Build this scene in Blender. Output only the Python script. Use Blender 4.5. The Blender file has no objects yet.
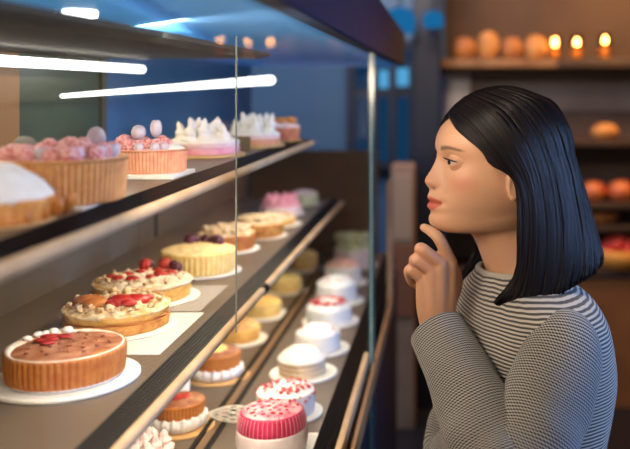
import bpy, bmesh, math, random
import numpy as np
from mathutils import Vector, Matrix, noise
random.seed(7); rng = np.random.default_rng(7)
PI = math.pi
SC = bpy.context.scene
COL = SC.collection
H = 1.55; F = 860.0; PX, PY = 445.0, 88.0      # eye height, focal length and principal point in pixels
def W(px, py, Y): return Vector(((px-PX)/F*Y, Y, H-(py-PY)/F*Y))

# ------------------------------------------------------------------ materials
def mat(name, col, rough=.55, metal=0., spec=.5, var=None, vscale=20., bump=0., bscale=60., emit=None, estr=0., sss=0., trans=0., alpha=None):
    m = bpy.data.materials.new(name); m.use_nodes = True
    nt = m.node_tree; b = nt.nodes['Principled BSDF']
    b.inputs['Base Color'].default_value = (*col, 1); b.inputs['Roughness'].default_value = rough
    b.inputs['Metallic'].default_value = metal; b.inputs['Specular IOR Level'].default_value = spec
    if sss:
        b.inputs['Subsurface Weight'].default_value = sss; b.inputs['Subsurface Radius'].default_value = (.012, .006, .003); b.inputs['Subsurface Scale'].default_value = .5
    if trans: b.inputs['Transmission Weight'].default_value = trans
    if emit: b.inputs['Emission Color'].default_value = (*emit, 1); b.inputs['Emission Strength'].default_value = estr
    tc = nt.nodes.new('ShaderNodeTexCoord')
    if var:
        n = nt.nodes.new('ShaderNodeTexNoise'); n.inputs['Scale'].default_value = vscale; n.inputs['Detail'].default_value = 4
        r = nt.nodes.new('ShaderNodeValToRGB'); r.color_ramp.elements[0].position = .38; r.color_ramp.elements[1].position = .64
        r.color_ramp.elements[0].color = (*col, 1); r.color_ramp.elements[1].color = (*var, 1)
        nt.links.new(tc.outputs['Object'], n.inputs['Vector']); nt.links.new(n.outputs['Fac'], r.inputs['Fac'])
        nt.links.new(r.outputs['Color'], b.inputs['Base Color'])
    if bump:
        n = nt.nodes.new('ShaderNodeTexNoise'); n.inputs['Scale'].default_value = bscale; n.inputs['Detail'].default_value = 5
        bp = nt.nodes.new('ShaderNodeBump'); bp.inputs['Strength'].default_value = bump; bp.inputs['Distance'].default_value = .003
        nt.links.new(tc.outputs['Object'], n.inputs['Vector']); nt.links.new(n.outputs['Fac'], bp.inputs['Height']); nt.links.new(bp.outputs['Normal'], b.inputs['Normal'])
    return m
def emat(name, col, s):
    m = bpy.data.materials.new(name); m.use_nodes = True; nt = m.node_tree; nt.nodes.clear()
    e = nt.nodes.new('ShaderNodeEmission'); e.inputs[0].default_value = (*col, 1); e.inputs[1].default_value = s
    o = nt.nodes.new('ShaderNodeOutputMaterial'); nt.links.new(e.outputs[0], o.inputs[0]); return m
def glassmat(name, tint=(.95, .98, 1.), k=.4, rough=.02):
    m = bpy.data.materials.new(name); m.use_nodes = True; nt = m.node_tree; nt.nodes.clear()
    t = nt.nodes.new('ShaderNodeBsdfTransparent'); t.inputs[0].default_value = (*tint, 1)
    g = nt.nodes.new('ShaderNodeBsdfGlossy'); g.inputs['Roughness'].default_value = rough
    f = nt.nodes.new('ShaderNodeFresnel'); f.inputs['IOR'].default_value = 1.45
    mu = nt.nodes.new('ShaderNodeMath'); mu.operation = 'MULTIPLY'; mu.inputs[1].default_value = k
    mx = nt.nodes.new('ShaderNodeMixShader'); o = nt.nodes.new('ShaderNodeOutputMaterial')
    nt.links.new(f.outputs[0], mu.inputs[0]); nt.links.new(mu.outputs[0], mx.inputs[0])
    nt.links.new(t.outputs[0], mx.inputs[1]); nt.links.new(g.outputs[0], mx.inputs[2]); nt.links.new(mx.outputs[0], o.inputs[0]); return m

# ------------------------------------------------------------------ mesh helpers
class MB:
    def __init__(s): s.v = []; s.f = []; s.uv = []
    def add(s, v, f, uv=None):
        k = len(s.v); s.v += [tuple(p) for p in v]; s.f += [tuple(i+k for i in q) for q in f]
        s.uv += list(uv) if uv is not None else [(0., 0.)]*len(v); return s
    def grid(s, P, closej=False, uv=None, cap0=False, cap1=False):
        ni = len(P); nj = len(P[0]); f = []
        for i in range(ni-1):
            for j in range(nj if closej else nj-1):
                j2 = (j+1) % nj; f.append((i*nj+j, i*nj+j2, (i+1)*nj+j2, (i+1)*nj+j))
        v = [p for r in P for p in r]; u = [p for r in uv for p in r] if uv is not None else None
        if cap0: f.append(tuple(reversed(range(nj))))
        if cap1: f.append(tuple((ni-1)*nj+j for j in range(nj)))
        return s.add(v, f, u)
    def box(s, x0, x1, y0, y1, z0, z1, bev=0.):
        bm = bmesh.new(); bmesh.ops.create_cube(bm, size=1)
        for v in bm.verts: v.co = Vector(((x0+x1)/2+v.co.x*(x1-x0), (y0+y1)/2+v.co.y*(y1-y0), (z0+z1)/2+v.co.z*(z1-z0)))
        if bev: bmesh.ops.bevel(bm, geom=bm.edges[:], offset=bev, segments=2, affect='EDGES', profile=.5)
        bm.verts.index_update(); s.add([v.co[:] for v in bm.verts], [[v.index for v in f.verts] for f in bm.faces]); bm.free(); return s
    def lathe(s, prof, n=72, fn=None, c=(0, 0, 0)):
        P = []
        for (r, z) in prof:
            row = []
            for j in range(n):
                t = 2*PI*j/n; rr, zz = (r, z) if fn is None else fn(r, z, t)
                row.append((c[0]+rr*math.cos(t), c[1]+rr*math.sin(t), c[2]+zz))
            P.append(row)
        return s.grid(P, True, cap0=True, cap1=True)
    def tube(s, pts, rad, n=10, flat=1., up=None, caps=True):
        pts = [Vector(p) for p in pts]; m = len(pts)
        if not hasattr(rad, '__len__'): rad = [rad]*m
        P = []; ref = Vector(up) if up is not None else None
        for i in range(m):
            t = (pts[min(i+1, m-1)]-pts[max(i-1, 0)]).normalized()
            if ref is None: ref = t.orthogonal()
            a = (ref-t*ref.dot(t))
            a = a.normalized() if a.length > 1e-6 else t.orthogonal().normalized()
            b = t.cross(a); ref = a
            P.append([pts[i]+(a*math.cos(2*PI*j/n)*flat+b*math.sin(2*PI*j/n))*rad[i] for j in range(n)])
        if caps:
            for e, i, sg in ((0, 0, -1), (1, m-1, 1)):
                t = ((pts[1]-pts[0]) if i == 0 else (pts[-1]-pts[-2])).normalized()*sg
                c = [pts[i]+t*rad[i]*.55+(Vector(q)-pts[i])*.75 for q in P[0 if e == 0 else -1]]
                d = [pts[i]+t*rad[i]*.95+(Vector(q)-pts[i])*.22 for q in (P[0] if e == 0 else P[-1])]
                if e == 0: P = [d, c]+P
                else: P = P+[c, d]
        return s.grid(P, True, cap0=True, cap1=True)
    def ball(s, c, r, sub=2, fn=None, M=None):
        bm = bmesh.new(); bmesh.ops.create_icosphere(bm, subdivisions=sub, radius=1); rr = r if hasattr(r, '__len__') else (r, r, r)
        out = []
        for v in bm.verts:
            k = fn(v.co) if fn else 1.
            p = Vector((v.co.x*rr[0]*k, v.co.y*rr[1]*k, v.co.z*rr[2]*k))
            if M: p = M @ p
            out.append((c[0]+p.x, c[1]+p.y, c[2]+p.z))
        bm.verts.index_update(); s.add(out, [[v.index for v in f.verts] for f in bm.faces]); bm.free(); return s
    def mesh(s, name, m=None, smooth=True, uv=False):
        me = bpy.data.meshes.new(name); me.from_pydata(s.v, [], s.f)
        if uv:
            l = me.uv_layers.new(name='UVMap'); idx = np.zeros(len(me.loops), dtype=np.int32); me.loops.foreach_get('vertex_index', idx)
            l.data.foreach_set('uv', np.array(s.uv, dtype=np.float32)[idx].ravel())
        if smooth: me.polygons.foreach_set('use_smooth', [True]*len(me.polygons))
        if m: me.materials.append(m)
        me.update(); return me
    def build(s, name, m, parent=None, smooth=True, uv=False, loc=None, auto=None):
        o = bpy.data.objects.new(name, s.mesh(name, m, smooth, uv)); COL.objects.link(o)
        if parent: o.parent = parent
        if loc: o.location = loc
        if auto:
            try: o.data.set_sharp_from_angle(angle=math.radians(auto))
            except Exception: pass
        return o
def tag(o, label, cat, group=None):
    o['label'] = label; o['category'] = cat
    if group: o['group'] = group
    return o
def thing(name, loc, label, cat, group=None, rz=0.):
    o = bpy.data.objects.new(name, None); COL.objects.link(o); o.location = loc; o.rotation_euler.z = rz; o.empty_display_size = .03
    return tag(o, label, cat, group)
def struct(o): o['kind'] = 'structure'; return o
def sm(a, b, x):
    t = min(1, max(0, (x-a)/(b-a))); return t*t*(3-2*t)
def copy_part(o, parent, loc=None, rot=None, sc=None):
    c = o.copy(); COL.objects.link(c); c.parent = parent
    if loc is not None: c.location = loc
    if rot is not None: c.rotation_euler = rot
    if sc is not None: c.scale = (sc, sc, sc) if not hasattr(sc, '__len__') else sc
    return c
def area(name, loc, target, size, power, col, size_y=None):
    l = bpy.data.lights.new(name, 'AREA'); l.energy = power; l.color = col; l.size = size
    if size_y: l.shape = 'RECTANGLE'; l.size_y = size_y
    o = bpy.data.objects.new(name, l); COL.objects.link(o); o.location = loc
    z = (Vector(loc)-Vector(target)).normalized(); y = Vector((0, 1, 0)); y = (y-z*y.dot(z))
    y = y.normalized() if y.length > 1e-3 else Vector((0, 0, 1)); x = y.cross(z)
    o.rotation_euler = Matrix((x, y, z)).transposed().to_euler(); return o
# ------------------------------------------------------------------ room
M_floor = mat('floor_mat', (.012, .013, .02), .35, var=(.02, .02, .028), vscale=3)
M_navy = mat('navy_mat', (.008, .013, .03), .45)
M_wallb = mat('wall_brown', (.06, .032, .016), .7, var=(.085, .047, .024), vscale=3)
M_blue = mat('wall_blue', (.04, .12, .26), .5, var=(.03, .09, .21), vscale=1.5)
M_wood = mat('shelf_wood', (.30, .15, .06), .5, var=(.2, .09, .035), vscale=12)
M_darkw = mat('dark_wood', (.05, .028, .018), .5, var=(.08, .045, .025), vscale=8)
M_ceil = mat('ceiling_mat', (.03, .04, .06), .8)
struct(MB().box(-2.6, 2.4, -1.6, 4.6, -.05, 0).build('floor', M_floor, smooth=False))
struct(MB().box(-2.6, 2.4, -1.6, 4.6, 2.8, 2.85).build('ceiling', M_ceil, smooth=False))
struct(MB().box(-2.6, .0, 4.5, 4.6, 0, 2.8).build('wall_back_left', mat('wall_dusk', (.06, .13, .22), .5), smooth=False))
struct(MB().box(.0, 2.4, 4.5, 4.6, 0, 2.8).build('wall_back_right', M_wallb, smooth=False))
struct(MB().box(-2.6, -2.5, -1.6, 4.5, 0, 2.8).build('wall_left', M_blue, smooth=False))
struct(MB().box(2.3, 2.4, -1.6, 4.5, 0, 2.8).build('wall_right', M_darkw, smooth=False))
# window in the back wall with lit panes
M_pane = emat('pane_glow', (.10, .42, .75), .9); M_pane2 = emat('pane_dusk', (.006, .04, .10), .9)
YB = 4.45
def bw(px, py, Y=YB): return W(px, py, Y)
win = MB()
for px in (352, 375, 393, 413): p = bw(px, 0); win.box(p.x-.02, p.x+.02, YB-.05, YB+.05, bw(0, 170).z, bw(0, 40).z)
for py in (45, 93, 165): win.box(bw(352, 0).x, bw(413, 0).x, YB-.045, YB+.045, bw(0, py).z-.02, bw(0, py).z+.02)
w1 = struct(win.build('window_1', M_navy, smooth=False))
for (a, b, y0, y1, m) in ((354, 373, 95, 163, M_pane2), (377, 391, 95, 163, M_pane2), (395, 411, 95, 163, M_pane2), (354, 373, 47, 91, M_pane2), (377, 391, 70, 88, M_pane), (395, 411, 68, 86, M_pane), (377, 391, 47, 68, M_pane2), (395, 411, 47, 66, M_pane2)):
    p = bw(a, y0); q = bw(b, y1); MB().box(p.x, q.x, YB, YB+.01, q.z, p.z).build('window_pane', m, w1, smooth=False)
# dark column beside the window
c0 = bw(413, 0, 4.2).x; c1 = bw(441, 0, 4.2).x
struct(MB().box(c0, c1, 4.15, 4.3, 0, 2.8, .01).build('trim_1', M_navy, smooth=False))
p = bw(444, 68); q = bw(470, 108)
M_lav = mat('lavender_panel', (.75, .74, .88), .6)
tag(MB().box(p.x, q.x, 4.42, 4.48, q.z-.2, p.z, .006).build('wall_panel', M_lav, smooth=False), 'pale lavender panel on the back wall under the long bread shelf', 'wall panel')
# tan cabinet behind the case end
p = W(391, 166, 3.9); q = W(414, 240, 3.9)
cab = thing('side_cabinet', ((p.x+q.x)/2, 3.98, 0), 'tan wooden side cabinet below the dusk window behind the case', 'cabinet')
wd = (q.x-p.x)/2; M_tan = mat('tan_wood', (.36, .23, .15), .6, var=(.28, .17, .11), vscale=9)
MB().box(-wd, wd, -.08, .1, 0, p.z, .006).build('cabinet_body', M_tan, cab, smooth=False)
MB().box(-wd+.008, wd-.008, -.088, -.08, q.z, p.z-.03, .002).build('cabinet_door', mat('tan_door', (.45, .3, .2), .6), cab, smooth=False)
MB().box(-wd+.005, wd-.005, -.087, -.08, q.z-.35, q.z-.02, .002).build('cabinet_drawer', mat('rust_door', (.26, .1, .05), .6), cab, smooth=False)

# blue pendant lamps
M_bl = emat('blue_glow', (.015, .22, .55), .6)
def pendant(px, py, Y, r, m, label, sq=.8):
    c = W(px, py, Y)
    t = thing('pendant_lamp', c, label, 'lamp')
    MB().lathe([(r*.2, r*.8), (r*.75, r*.6), (r, 0), (r*.9, -r*sq), (r*.3, -r*sq*1.02)], 32).build('lamp_shade', m, t)
    MB().tube([(0, 0, r*.7), (0, 0, 2.8-c.z)], .006, 8).build('cord', M_navy, t)
    return t
pendant(400, 20, 4.0, .075, M_bl, 'larger blue glowing pendant lamp near the glass case top')
pendant(433, 19, 4.0, .05, M_bl, 'smaller blue glowing pendant lamp left of the bread shelf')
M_wl = emat('lamp_white', (1, .95, .88), 9)
# long bread shelf on the back wall
M_bread = mat('bread', (.48, .17, .035), .6, var=(.28, .085, .018), vscale=22, bump=.4, bscale=30)
M_bread2 = mat('bread_pale', (.62, .28, .07), .6, var=(.42, .15, .03), vscale=22, bump=.4, bscale=30)
M_red = mat('red_pastry', (.55, .07, .03), .45, var=(.7, .22, .05), vscale=25)
YS = 4.28
z62 = W(0, 59, YS).z
sh = thing('bread_shelf', (0, YS+.08, 0), 'long lit wooden wall shelf carrying loaves above her head', 'shelf')
MB().box(W(441, 0, YS).x, W(556, 0, YS).x, -.14, .13, z62-.045, z62, .006).build('shelf_board', M_wood, sh, smooth=False)
MB().box(W(441, 0, YS).x, W(700, 0, YS).x, -.06, .13, z62-.075, z62-.045, .004).build('support_rail', M_darkw, sh, smooth=False)
MB().box(W(556, 0, YS).x, W(700, 0, YS).x, -.14, .13, z62-.045, z62, .006).build('shelf_extension', M_darkw, sh, smooth=False)
def loaf(px, wpx, hpx, base, Y, m, name, label, grp=None, round_=False):
    c = W(px, 0, Y); r = wpx/2/F*Y; h = hpx/F*Y
    t = thing(name, (c.x, Y, base), label, 'bread', grp)
    def fn(v): return 1+.05*noise.noise(v*3)
    b = MB().ball((0, 0, h*.46), (r, r*.55 if not round_ else r*.9, h*.54), 4, fn)
    b.v = [(x, y, max(z, 0)) for x, y, z in b.v]; b.build('loaf', m, t)
    s = MB()
    for k in (-.5, 0, .5): s.tube([(k*r-.012, -r*.25, h*(.9-.2*k*k)), (k*r+.012, r*.2, h*(.92-.2*k*k))], .006, 6)
    s.build('score_mark', M_bread2, t)
loaf(465, 22, 22, z62, YS, M_bread, 'bread_loaf', 'leftmost brown loaf on the long lit bread shelf', 'loaves on the lit shelf')
loaf(488.5, 23, 28, z62, YS, M_bread2, 'bread_loaf', 'tallest golden loaf, second from left on the lit bread shelf', 'loaves on the lit shelf')
loaf(512, 22, 22, z62, YS-.02, M_bread, 'bread_loaf', 'round brown loaf third from left on the lit bread shelf', 'loaves on the lit shelf')
loaf(536, 24, 24, z62, YS, M_bread2, 'bread_loaf', 'wide golden loaf nearest the candles on the lit bread shelf', 'loaves on the lit shelf')
M_fl = emat('flame', (1, .62, .25), 60); M_jar = glassmat('jar_glass', (1, .8, .55), .6); M_wax = mat('wax', (.8, .5, .25), .5, emit=(1, .45, .12), estr=.35)
for px, py, nm, sc in ((555, 42, 'leftmost and brightest candle in a glass jar right of the loaves', 1.), (577, 42, 'middle candle of the three in glass jars right of the loaves', .85), (605, 40, 'rightmost candle of the three in glass jars on the upper shelf', .8)):
    c = W(px, py, YS)
    t = thing('candle', (c.x, YS, z62), nm, 'candle', 'candles in jars on the upper shelf')
    hh = c.z-z62
    MB().lathe([(.026, .0), (.03, .004), (.03, hh+.03), (.028, hh+.03), (.028, .006), (.02, .005)], 28).build('glass_jar', M_jar, t)
    MB().lathe([(.024, .006), (.026, .012), (.026, hh-.035), (.01, hh-.033)], 24).build('wax', M_wax, t)
    MB().ball((0, 0, hh), (.0125*sc, .0125*sc, .02*sc), 2).build('flame', M_fl, t)
# bakery rack on the right
def shelfz(py, Y=YS): return W(0, py, Y).z
rack = thing('bakery_rack', (W(680, 0, YS).x, YS+.08, 0), 'dark wooden bakery rack with bread behind her head', 'rack')
x0 = W(444, 0, YS).x-W(680, 0, YS).x; x1 = .55
M_rb = mat('rack_back', (.085, .05, .04), .6, var=(.12, .075, .06), vscale=4)
MB().box(x0, x1, .1, .13, 0, z62-.075).build('back_board', M_rb, rack, smooth=False)
for py in (139, 200, 222, 264): MB().box(x0, x1, -.2, .1, shelfz(py)-.03, shelfz(py), .004).build('shelf_board', M_darkw, rack, smooth=False)
MB().box(x0, x1, .085, .1, shelfz(112), z62-.08).build('upper_panel', mat('grey_panel', (.22, .175, .165), .6, var=(.17, .13, .12), vscale=3), rack, smooth=False)
MB().box(x0, x1, -.22, .1, shelfz(272), shelfz(264)-.03, .004).build('counter_edge', M_navy, rack, smooth=False)
MB().box(x0, x1, -.2, .1, .0, shelfz(272), .004).build('lower_cabinet', mat('cabinet_brown', (.30, .13, .05), .55, var=(.24, .10, .04), vscale=5), rack, smooth=False)
for k in range(3): MB().tube([(x0+.25+k*.4, -.225, shelfz(300)), (x0+.35+k*.4, -.225, shelfz(300))], .008, 8).build('handle', M_navy, rack)
loaf(605, 28, 16, shelfz(139), YS-.02, M_bread2, 'bread_roll', 'single golden roll on the upper right rack shelf', None)
loaf(594, 26, 20, shelfz(200), YS-.02, M_red, 'red_bun', 'left glossy red bun on the middle rack shelf', 'red buns on the rack', True)
loaf(621, 28, 21, shelfz(200), YS-.02, M_red, 'red_bun', 'right glossy red bun on the middle rack shelf', 'red buns on the rack', True)
loaf(602, 34, 11, shelfz(222), YS-.02, M_bread, 'flat_bread', 'dim flat brown bread between the red buns and berry tart', None)
c = W(618, 0, YS)
t = thing('berry_basket', (c.x, YS-.04, shelfz(264)), 'golden woven basket of red berries on the lowest rack shelf', 'basket')
MB().lathe([(.08, 0), (.1, .0), (.125, .09), (.118, .09), (.095, .012), (.05, .01)], 48, lambda r, z, a: (r*(1+.02*math.sin(24*a)*math.sin(z*300)), z)).build('basket', mat('wicker', (.75, .33, .06), .6), t)
M_rbr = mat('berry_red', (.5, .02, .03), .35, var=(.7, .1, .05), vscale=40)
for k in range(14):
    a = k*2.4; r = .022*math.sqrt(k); MB().ball((r*math.cos(a), r*math.sin(a), .125-.0035*k+.01*random.random()), .03, 2).build('berry', M_rbr, t)

# ------------------------------------------------------------------ display case
M_shelf = mat('shelf_surface', (.125, .095, .07), .42, spec=.35, var=(.15, .115, .085), vscale=6)
M_rail = mat('black_rail', (.006, .005, .005), .45, spec=.08)
M_brass = mat('pale_wood_bar', (.60, .42, .26), .6, spec=.3, var=(.50, .33, .19), vscale=14)
M_back = mat('back_panel_mat', (.09, .07, .05), .6, var=(.115, .09, .068), vscale=5)
M_bluep = mat('blue_panel', (.075, .19, .33), .3, var=(.055, .15, .27), vscale=4)
M_roof = bpy.data.materials.new('roof_translucent'); M_roof.use_nodes = True; _nt = M_roof.node_tree; _nt.nodes.clear()  # translucent blue added to give the roof its blue light
_t = _nt.nodes.new('ShaderNodeBsdfTranslucent'); _t.inputs[0].default_value = (.26, .52, .82, 1)
_d = _nt.nodes.new('ShaderNodeBsdfDiffuse'); _d.inputs[0].default_value = (.06, .15, .30, 1)
_g = _nt.nodes.new('ShaderNodeBsdfGlossy'); _g.inputs['Roughness'].default_value = .25
_m = _nt.nodes.new('ShaderNodeMixShader'); _m.inputs[0].default_value = .3; _m2 = _nt.nodes.new('ShaderNodeMixShader'); _m2.inputs[0].default_value = .06
_o = _nt.nodes.new('ShaderNodeOutputMaterial'); _l = _nt.links.new
_l(_t.outputs[0], _m.inputs[1]); _l(_d.outputs[0], _m.inputs[2]); _l(_m.outputs[0], _m2.inputs[1]); _l(_g.outputs[0], _m2.inputs[2]); _l(_m2.outputs[0], _o.inputs[0])
M_under = mat('shelf_under', (.03, .034, .036), .6, spec=.08)
M_glass = glassmat('pane_glass', (.965, .985, .995), .08)
M_inner = glassmat('inner_glass', (.98, .99, 1.), .0005)
M_edge = mat('glass_edge', (.02, .11, .15), .15, spec=.8)
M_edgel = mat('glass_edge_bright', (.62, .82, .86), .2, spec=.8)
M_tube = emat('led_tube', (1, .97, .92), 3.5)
CASE = thing('display_case', (-.4, 1.6, 0), 'long glass fronted pastry display case with pale bars on dark shelf rails', 'display case')
CX, CY = -.4, 1.6
def cpart(mb, name, m, parent=None, smooth=False, uv=False, auto=None):
    mb.v = [(x-CX, y-CY, z) for x, y, z in mb.v]
    return mb.build(name, m, parent or CASE, smooth, uv, auto=auto)
Y0, Y1 = .25, 3.02; XB = -.68
ZS = {1: H-.123, 2: H-.351, 3: H-.579}
def shelf(k, xe, y0, y1, th=.014):
    z = ZS[k]
    s = cpart(MB().box(XB, xe, y0, y1, z-th, z), 'shelf', M_shelf)
    # grooved rail: sloping 16 degrees down, with small ridges
    prof = []; n = 7; w = .029; ca, sa = math.cos(.28), math.sin(.28)
    for i in range(n):
        for (q, hh) in ((0, 0), (.45, 0), (.55, .0022), (.9, .0022)):
            d = (i+q)/n*w; prof.append((xe+d*ca+hh*sa, z-d*sa+hh*ca))
    prof += [(xe+w*ca, z-w*sa), (xe+w*ca, z-w*sa-.012), (xe, z-th)]
    rl = MB().grid([[(x, y, zz) for x, zz in prof] for y in (y0, y1)], True, cap0=True, cap1=True)
    cpart(rl, 'grooved_rail', M_rail, s)
    bx, bz = xe+w*ca+.005, z-w*sa-.004
    segs = [(y0, y1)] if k != 2 else [(y0, 1.545), (1.556, y1)]
    for a, b in segs:
        cpart(MB().tube([(bx, a, bz), (bx, (a+b)/2, bz), (bx, b, bz)], .0072, 14), 'pale_bar', M_brass, s, True)
    if k == 2:
        cpart(MB().tube([(bx, 1.538, bz), (bx, 1.563, bz)], .0088, 14), 'bar_joint', M_rail, s, True)
    return s
s1 = shelf(1, -.36, Y0, 2.12); s2 = shelf(2, -.36, Y0, 2.72)
s3 = cpart(MB().box(XB, -.212, Y0, Y1, ZS[3]-.02, ZS[3]), 'shelf', M_shelf)
pr = []
for i in range(6):
    for (q, hh) in ((0, 0), (.45, 0), (.55, .0022), (.9, .0022)): pr.append((-.212+(i+q)/6*.034, ZS[3]-.002+hh-(i+q)/6*.01))
pr += [(-.178, ZS[3]-.012), (-.178, ZS[3]-.03), (-.212, ZS[3]-.02)]
cpart(MB().grid([[(x, y, zz) for x, zz in pr] for y in (Y0, Y1)], True, cap0=True, cap1=True), 'grooved_rail', M_rail, s3)
cpart(MB().box(-.1785, -.1665, Y0, 1.9, ZS[3]-.03, ZS[3]-.004, .003), 'pale_bar', M_brass, s3)
cpart(MB().box(-.158, -.150, Y0, 2.46, ZS[3]-.06, ZS[3]-.02, .002), 'front_ledge', mat('ledge_wood', (.34, .18, .08), .4), CASE)
# middle rail along the bottom shelf
for dx in (-.012, .012): cpart(MB().box(-.392+dx-.004, -.392+dx+.004, Y0, 2.9, ZS[3], ZS[3]+.006, .001), 'divider_strip', M_rail, s3)
cpart(MB().box(-.399, -.385, Y0, 2.9, ZS[3], ZS[3]+.003), 'divider_inlay', mat('inlay', (.22, .13, .07), .4), s3)
# top shelf seen from below
t0 = cpart(MB().box(XB, -.352, Y0, 1.62, H+.055, H+.067), 'top_shelf', M_under)
for k in range(6): cpart(MB().box(-.352+k*.004, -.3495+k*.004, Y0, 1.62, H+.054+k*.001, H+.066), 'rail_rib', M_under if k % 2 else M_rail, t0)
# roof
ZR = H+.079
cpart(MB().box(-.70, -.155, Y0, Y1+.1, ZR, ZR+.006), 'roof', M_roof)
cpart(MB().box(-.17, -.145, Y0, Y1+.1, ZR-.002, ZR+.12, .003), 'canopy_fascia', mat('fascia_navy', (.008, .022, .06), .5, spec=.2))
# back panels
cpart(MB().box(XB-.012, XB, Y0, 1.70, ZS[1]-.01, ZR), 'back_door', mat('green_dark', (.05, .085, .06), .3, var=(.09, .12, .07), vscale=4))
cpart(MB().box(XB, XB+.006, 1.30, 1.362, ZS[1], ZR), 'door_stile', mat('orange_stile', (.42, .2, .07), .4))
cpart(MB().box(XB, XB+.006, 1.69, 1.715, ZS[1], ZR), 'door_stile', mat('olive_stile', (.10, .09, .05), .4))
cpart(MB().box(XB-.012, XB, 1.70, Y1, ZS[1]-.01, ZR), 'back_panel', M_bluep)
cpart(MB().box(XB-.012, XB, Y0, Y1, .72, ZS[1]-.01), 'back_panel', M_back)
for y in (1.0, 2.02): cpart(MB().box(XB, XB+.003, y-.003, y+.003, ZS[2], ZS[1]-.014), 'panel_joint', M_rail)
# end panel: wood below, open blue glass above
cpart(MB().box(XB, -.237, Y1, Y1+.02, .0, H-.22), 'end_panel', mat('end_wood', (.16, .075, .03), .5, var=(.12, .055, .024), vscale=6))
cpart(MB().box(XB, -.237, Y1, Y1+.012, H-.22, ZR), 'end_glass', M_inner)
cpart(MB().box(XB, -.169, Y0, Y1, .06, ZS[3]-.06), 'base_cabinet', M_navy)
cpart(MB().box(XB+.04, -.2, Y0+.04, Y1-.04, 0, .06), 'plinth', M_rail)
cpart(MB().box(-.165, -.148, 2.44, 2.462, ZS[3]-.06, W(0, 180, 2.45).z, .002), 'corner_post', M_tan)
# front pane and its edge
g = cpart(MB().box(-.163, -.157, Y0, 1.885, ZS[3]-.35, ZR), 'front_glass', M_glass)
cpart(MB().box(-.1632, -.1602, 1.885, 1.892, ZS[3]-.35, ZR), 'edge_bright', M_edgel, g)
cpart(MB().box(-.1602, -.1545, 1.883, 1.892, ZS[3]-.35, ZR), 'edge_dark', M_edge, g)
cpart(MB().box(-.167, -.1632, 1.884, 1.892, ZS[3]-.35, ZR), 'edge_dark', M_edge, g)
# inner sliding pane standing on the second shelf rail
g2 = cpart(MB().box(-.3185, -.3155, 1.308, 2.1, ZS[2]-.02, ZR), 'sliding_glass', M_inner)
cpart(MB().box(-.3183, -.3162, 1.3055, 1.308, ZS[2]-.02, ZR), 'edge_bright', mat('edge_soft', (.16, .2, .2), .5), g2)
# light tubes and spot
cpart(MB().tube([(-.585, .45, H+.036), (-.585, 1.66, H+.036)], .008, 12), 'light_tube', M_tube, None, True)
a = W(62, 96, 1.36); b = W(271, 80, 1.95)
cpart(MB().tube([a, (a+b)/2, b], [.0035, .0065, .0105], 12), 'light_tube', M_tube, None, True)  # slanted glowing tube stands in for a reflection in the glass
cpart(MB().tube([(-.27, .70, ZR+.021), (-.39, 1.39, ZR+.021), (-.51, 2.08, ZR+.021)], .012, 12), 'roof_streak_tube', emat('roof_streak_tube', (.95, .97, 1), 2.2), None, True)  # added glowing tube that draws a light streak through the roof
sp = W(80, 10, .88)
cpart(MB().lathe([(.004, 0), (.0165, 0), (.0165, .006), (.004, .006)], 28, None, (sp.x, sp.y, ZR-.006)), 'spotlight', emat('spot', (1, .98, .93), 8), None, True)
# ------------------------------------------------------------------ pastries
def cm(n, a, b=None, **k): return mat(n, a, var=b, **({'rough': .6, 'bump': .25, 'bscale': 120, 'vscale': 60} | k))
M_white = mat('card_white', (.82, .82, .80), .5)
M_gold = mat('card_gold', (.72, .46, .20), .38, var=(.6, .36, .14), vscale=15)
M_paper = mat('paper_white', (.68, .67, .65), .6)
M_cream = cm('cream', (.86, .83, .78), (.80, .75, .68), bump=.12, sss=.1)
M_creamw = cm('cream_cool', (.86, .86, .88), (.78, .78, .82), bump=.15)
M_crust = cm('crust', (.72, .36, .13), (.62, .27, .09), vscale=90)
M_crustp = cm('crust_pale', (.80, .52, .30), (.74, .42, .20), vscale=90)
M_cpink = cm('crust_pink', (.80, .40, .24), (.72, .30, .18), vscale=90)
M_mocha = cm('mocha_sponge', (.42, .12, .02), (.52, .19, .035), vscale=70)
M_mtop = cm('mocha_top', (.27, .085, .035), (.46, .22, .13), vscale=55, rough=.5)
M_dust = cm('sugar_dust', (.88, .80, .72), (.80, .66, .52), vscale=90, bump=.5)
M_crumb = cm('crumb', (.84, .70, .50), (.62, .38, .16), vscale=75, bump=.9, bscale=160)
M_spong = cm('sponge_yellow', (.66, .33, .07), (.46, .15, .035), vscale=70, bump=.6, bscale=130)
M_spoty = cm('sponge_pale', (.80, .50, .15), (.66, .34, .07), vscale=60, bump=.5)
M_yel = cm('yellow_sponge', (.88, .66, .26), (.80, .54, .17), vscale=60, bump=.4)
M_straw = cm('strawberry', (.33, .010, .012), (.52, .045, .03), vscale=60, rough=.3)
M_apri = cm('apricot', (.42, .12, .02), (.60, .22, .04), vscale=50, rough=.35)
M_rasp = cm('raspberry_frosted', (.60, .18, .19), (.80, .50, .49), vscale=130, rough=.5)
M_lil = cm('lilac_berry', (.38, .32, .42), (.62, .58, .66), vscale=50)
M_dark = cm('dark_berry', (.05, .012, .025), (.09, .02, .04), rough=.3)
M_pink = cm('pink_mousse', (.80, .28, .40), (.88, .48, .56), vscale=40)
M_magenta = cm('magenta_shell', (.58, .008, .085), (.66, .03, .13), vscale=60, rough=.35)
M_rflake = cm('red_flake', (.45, .03, .05), (.6, .1, .1), vscale=90)
M_tan = mat('tan_wood2', (.36, .23, .15), .6)
M_green = cm('pistachio', (.50, .55, .28), (.66, .68, .48), vscale=35)
M_pinkw = cm('pink_white', (.86, .72, .72), (.82, .58, .60), vscale=70)
M_olive = mat('olive_card', (.16, .12, .06), .5)

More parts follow.
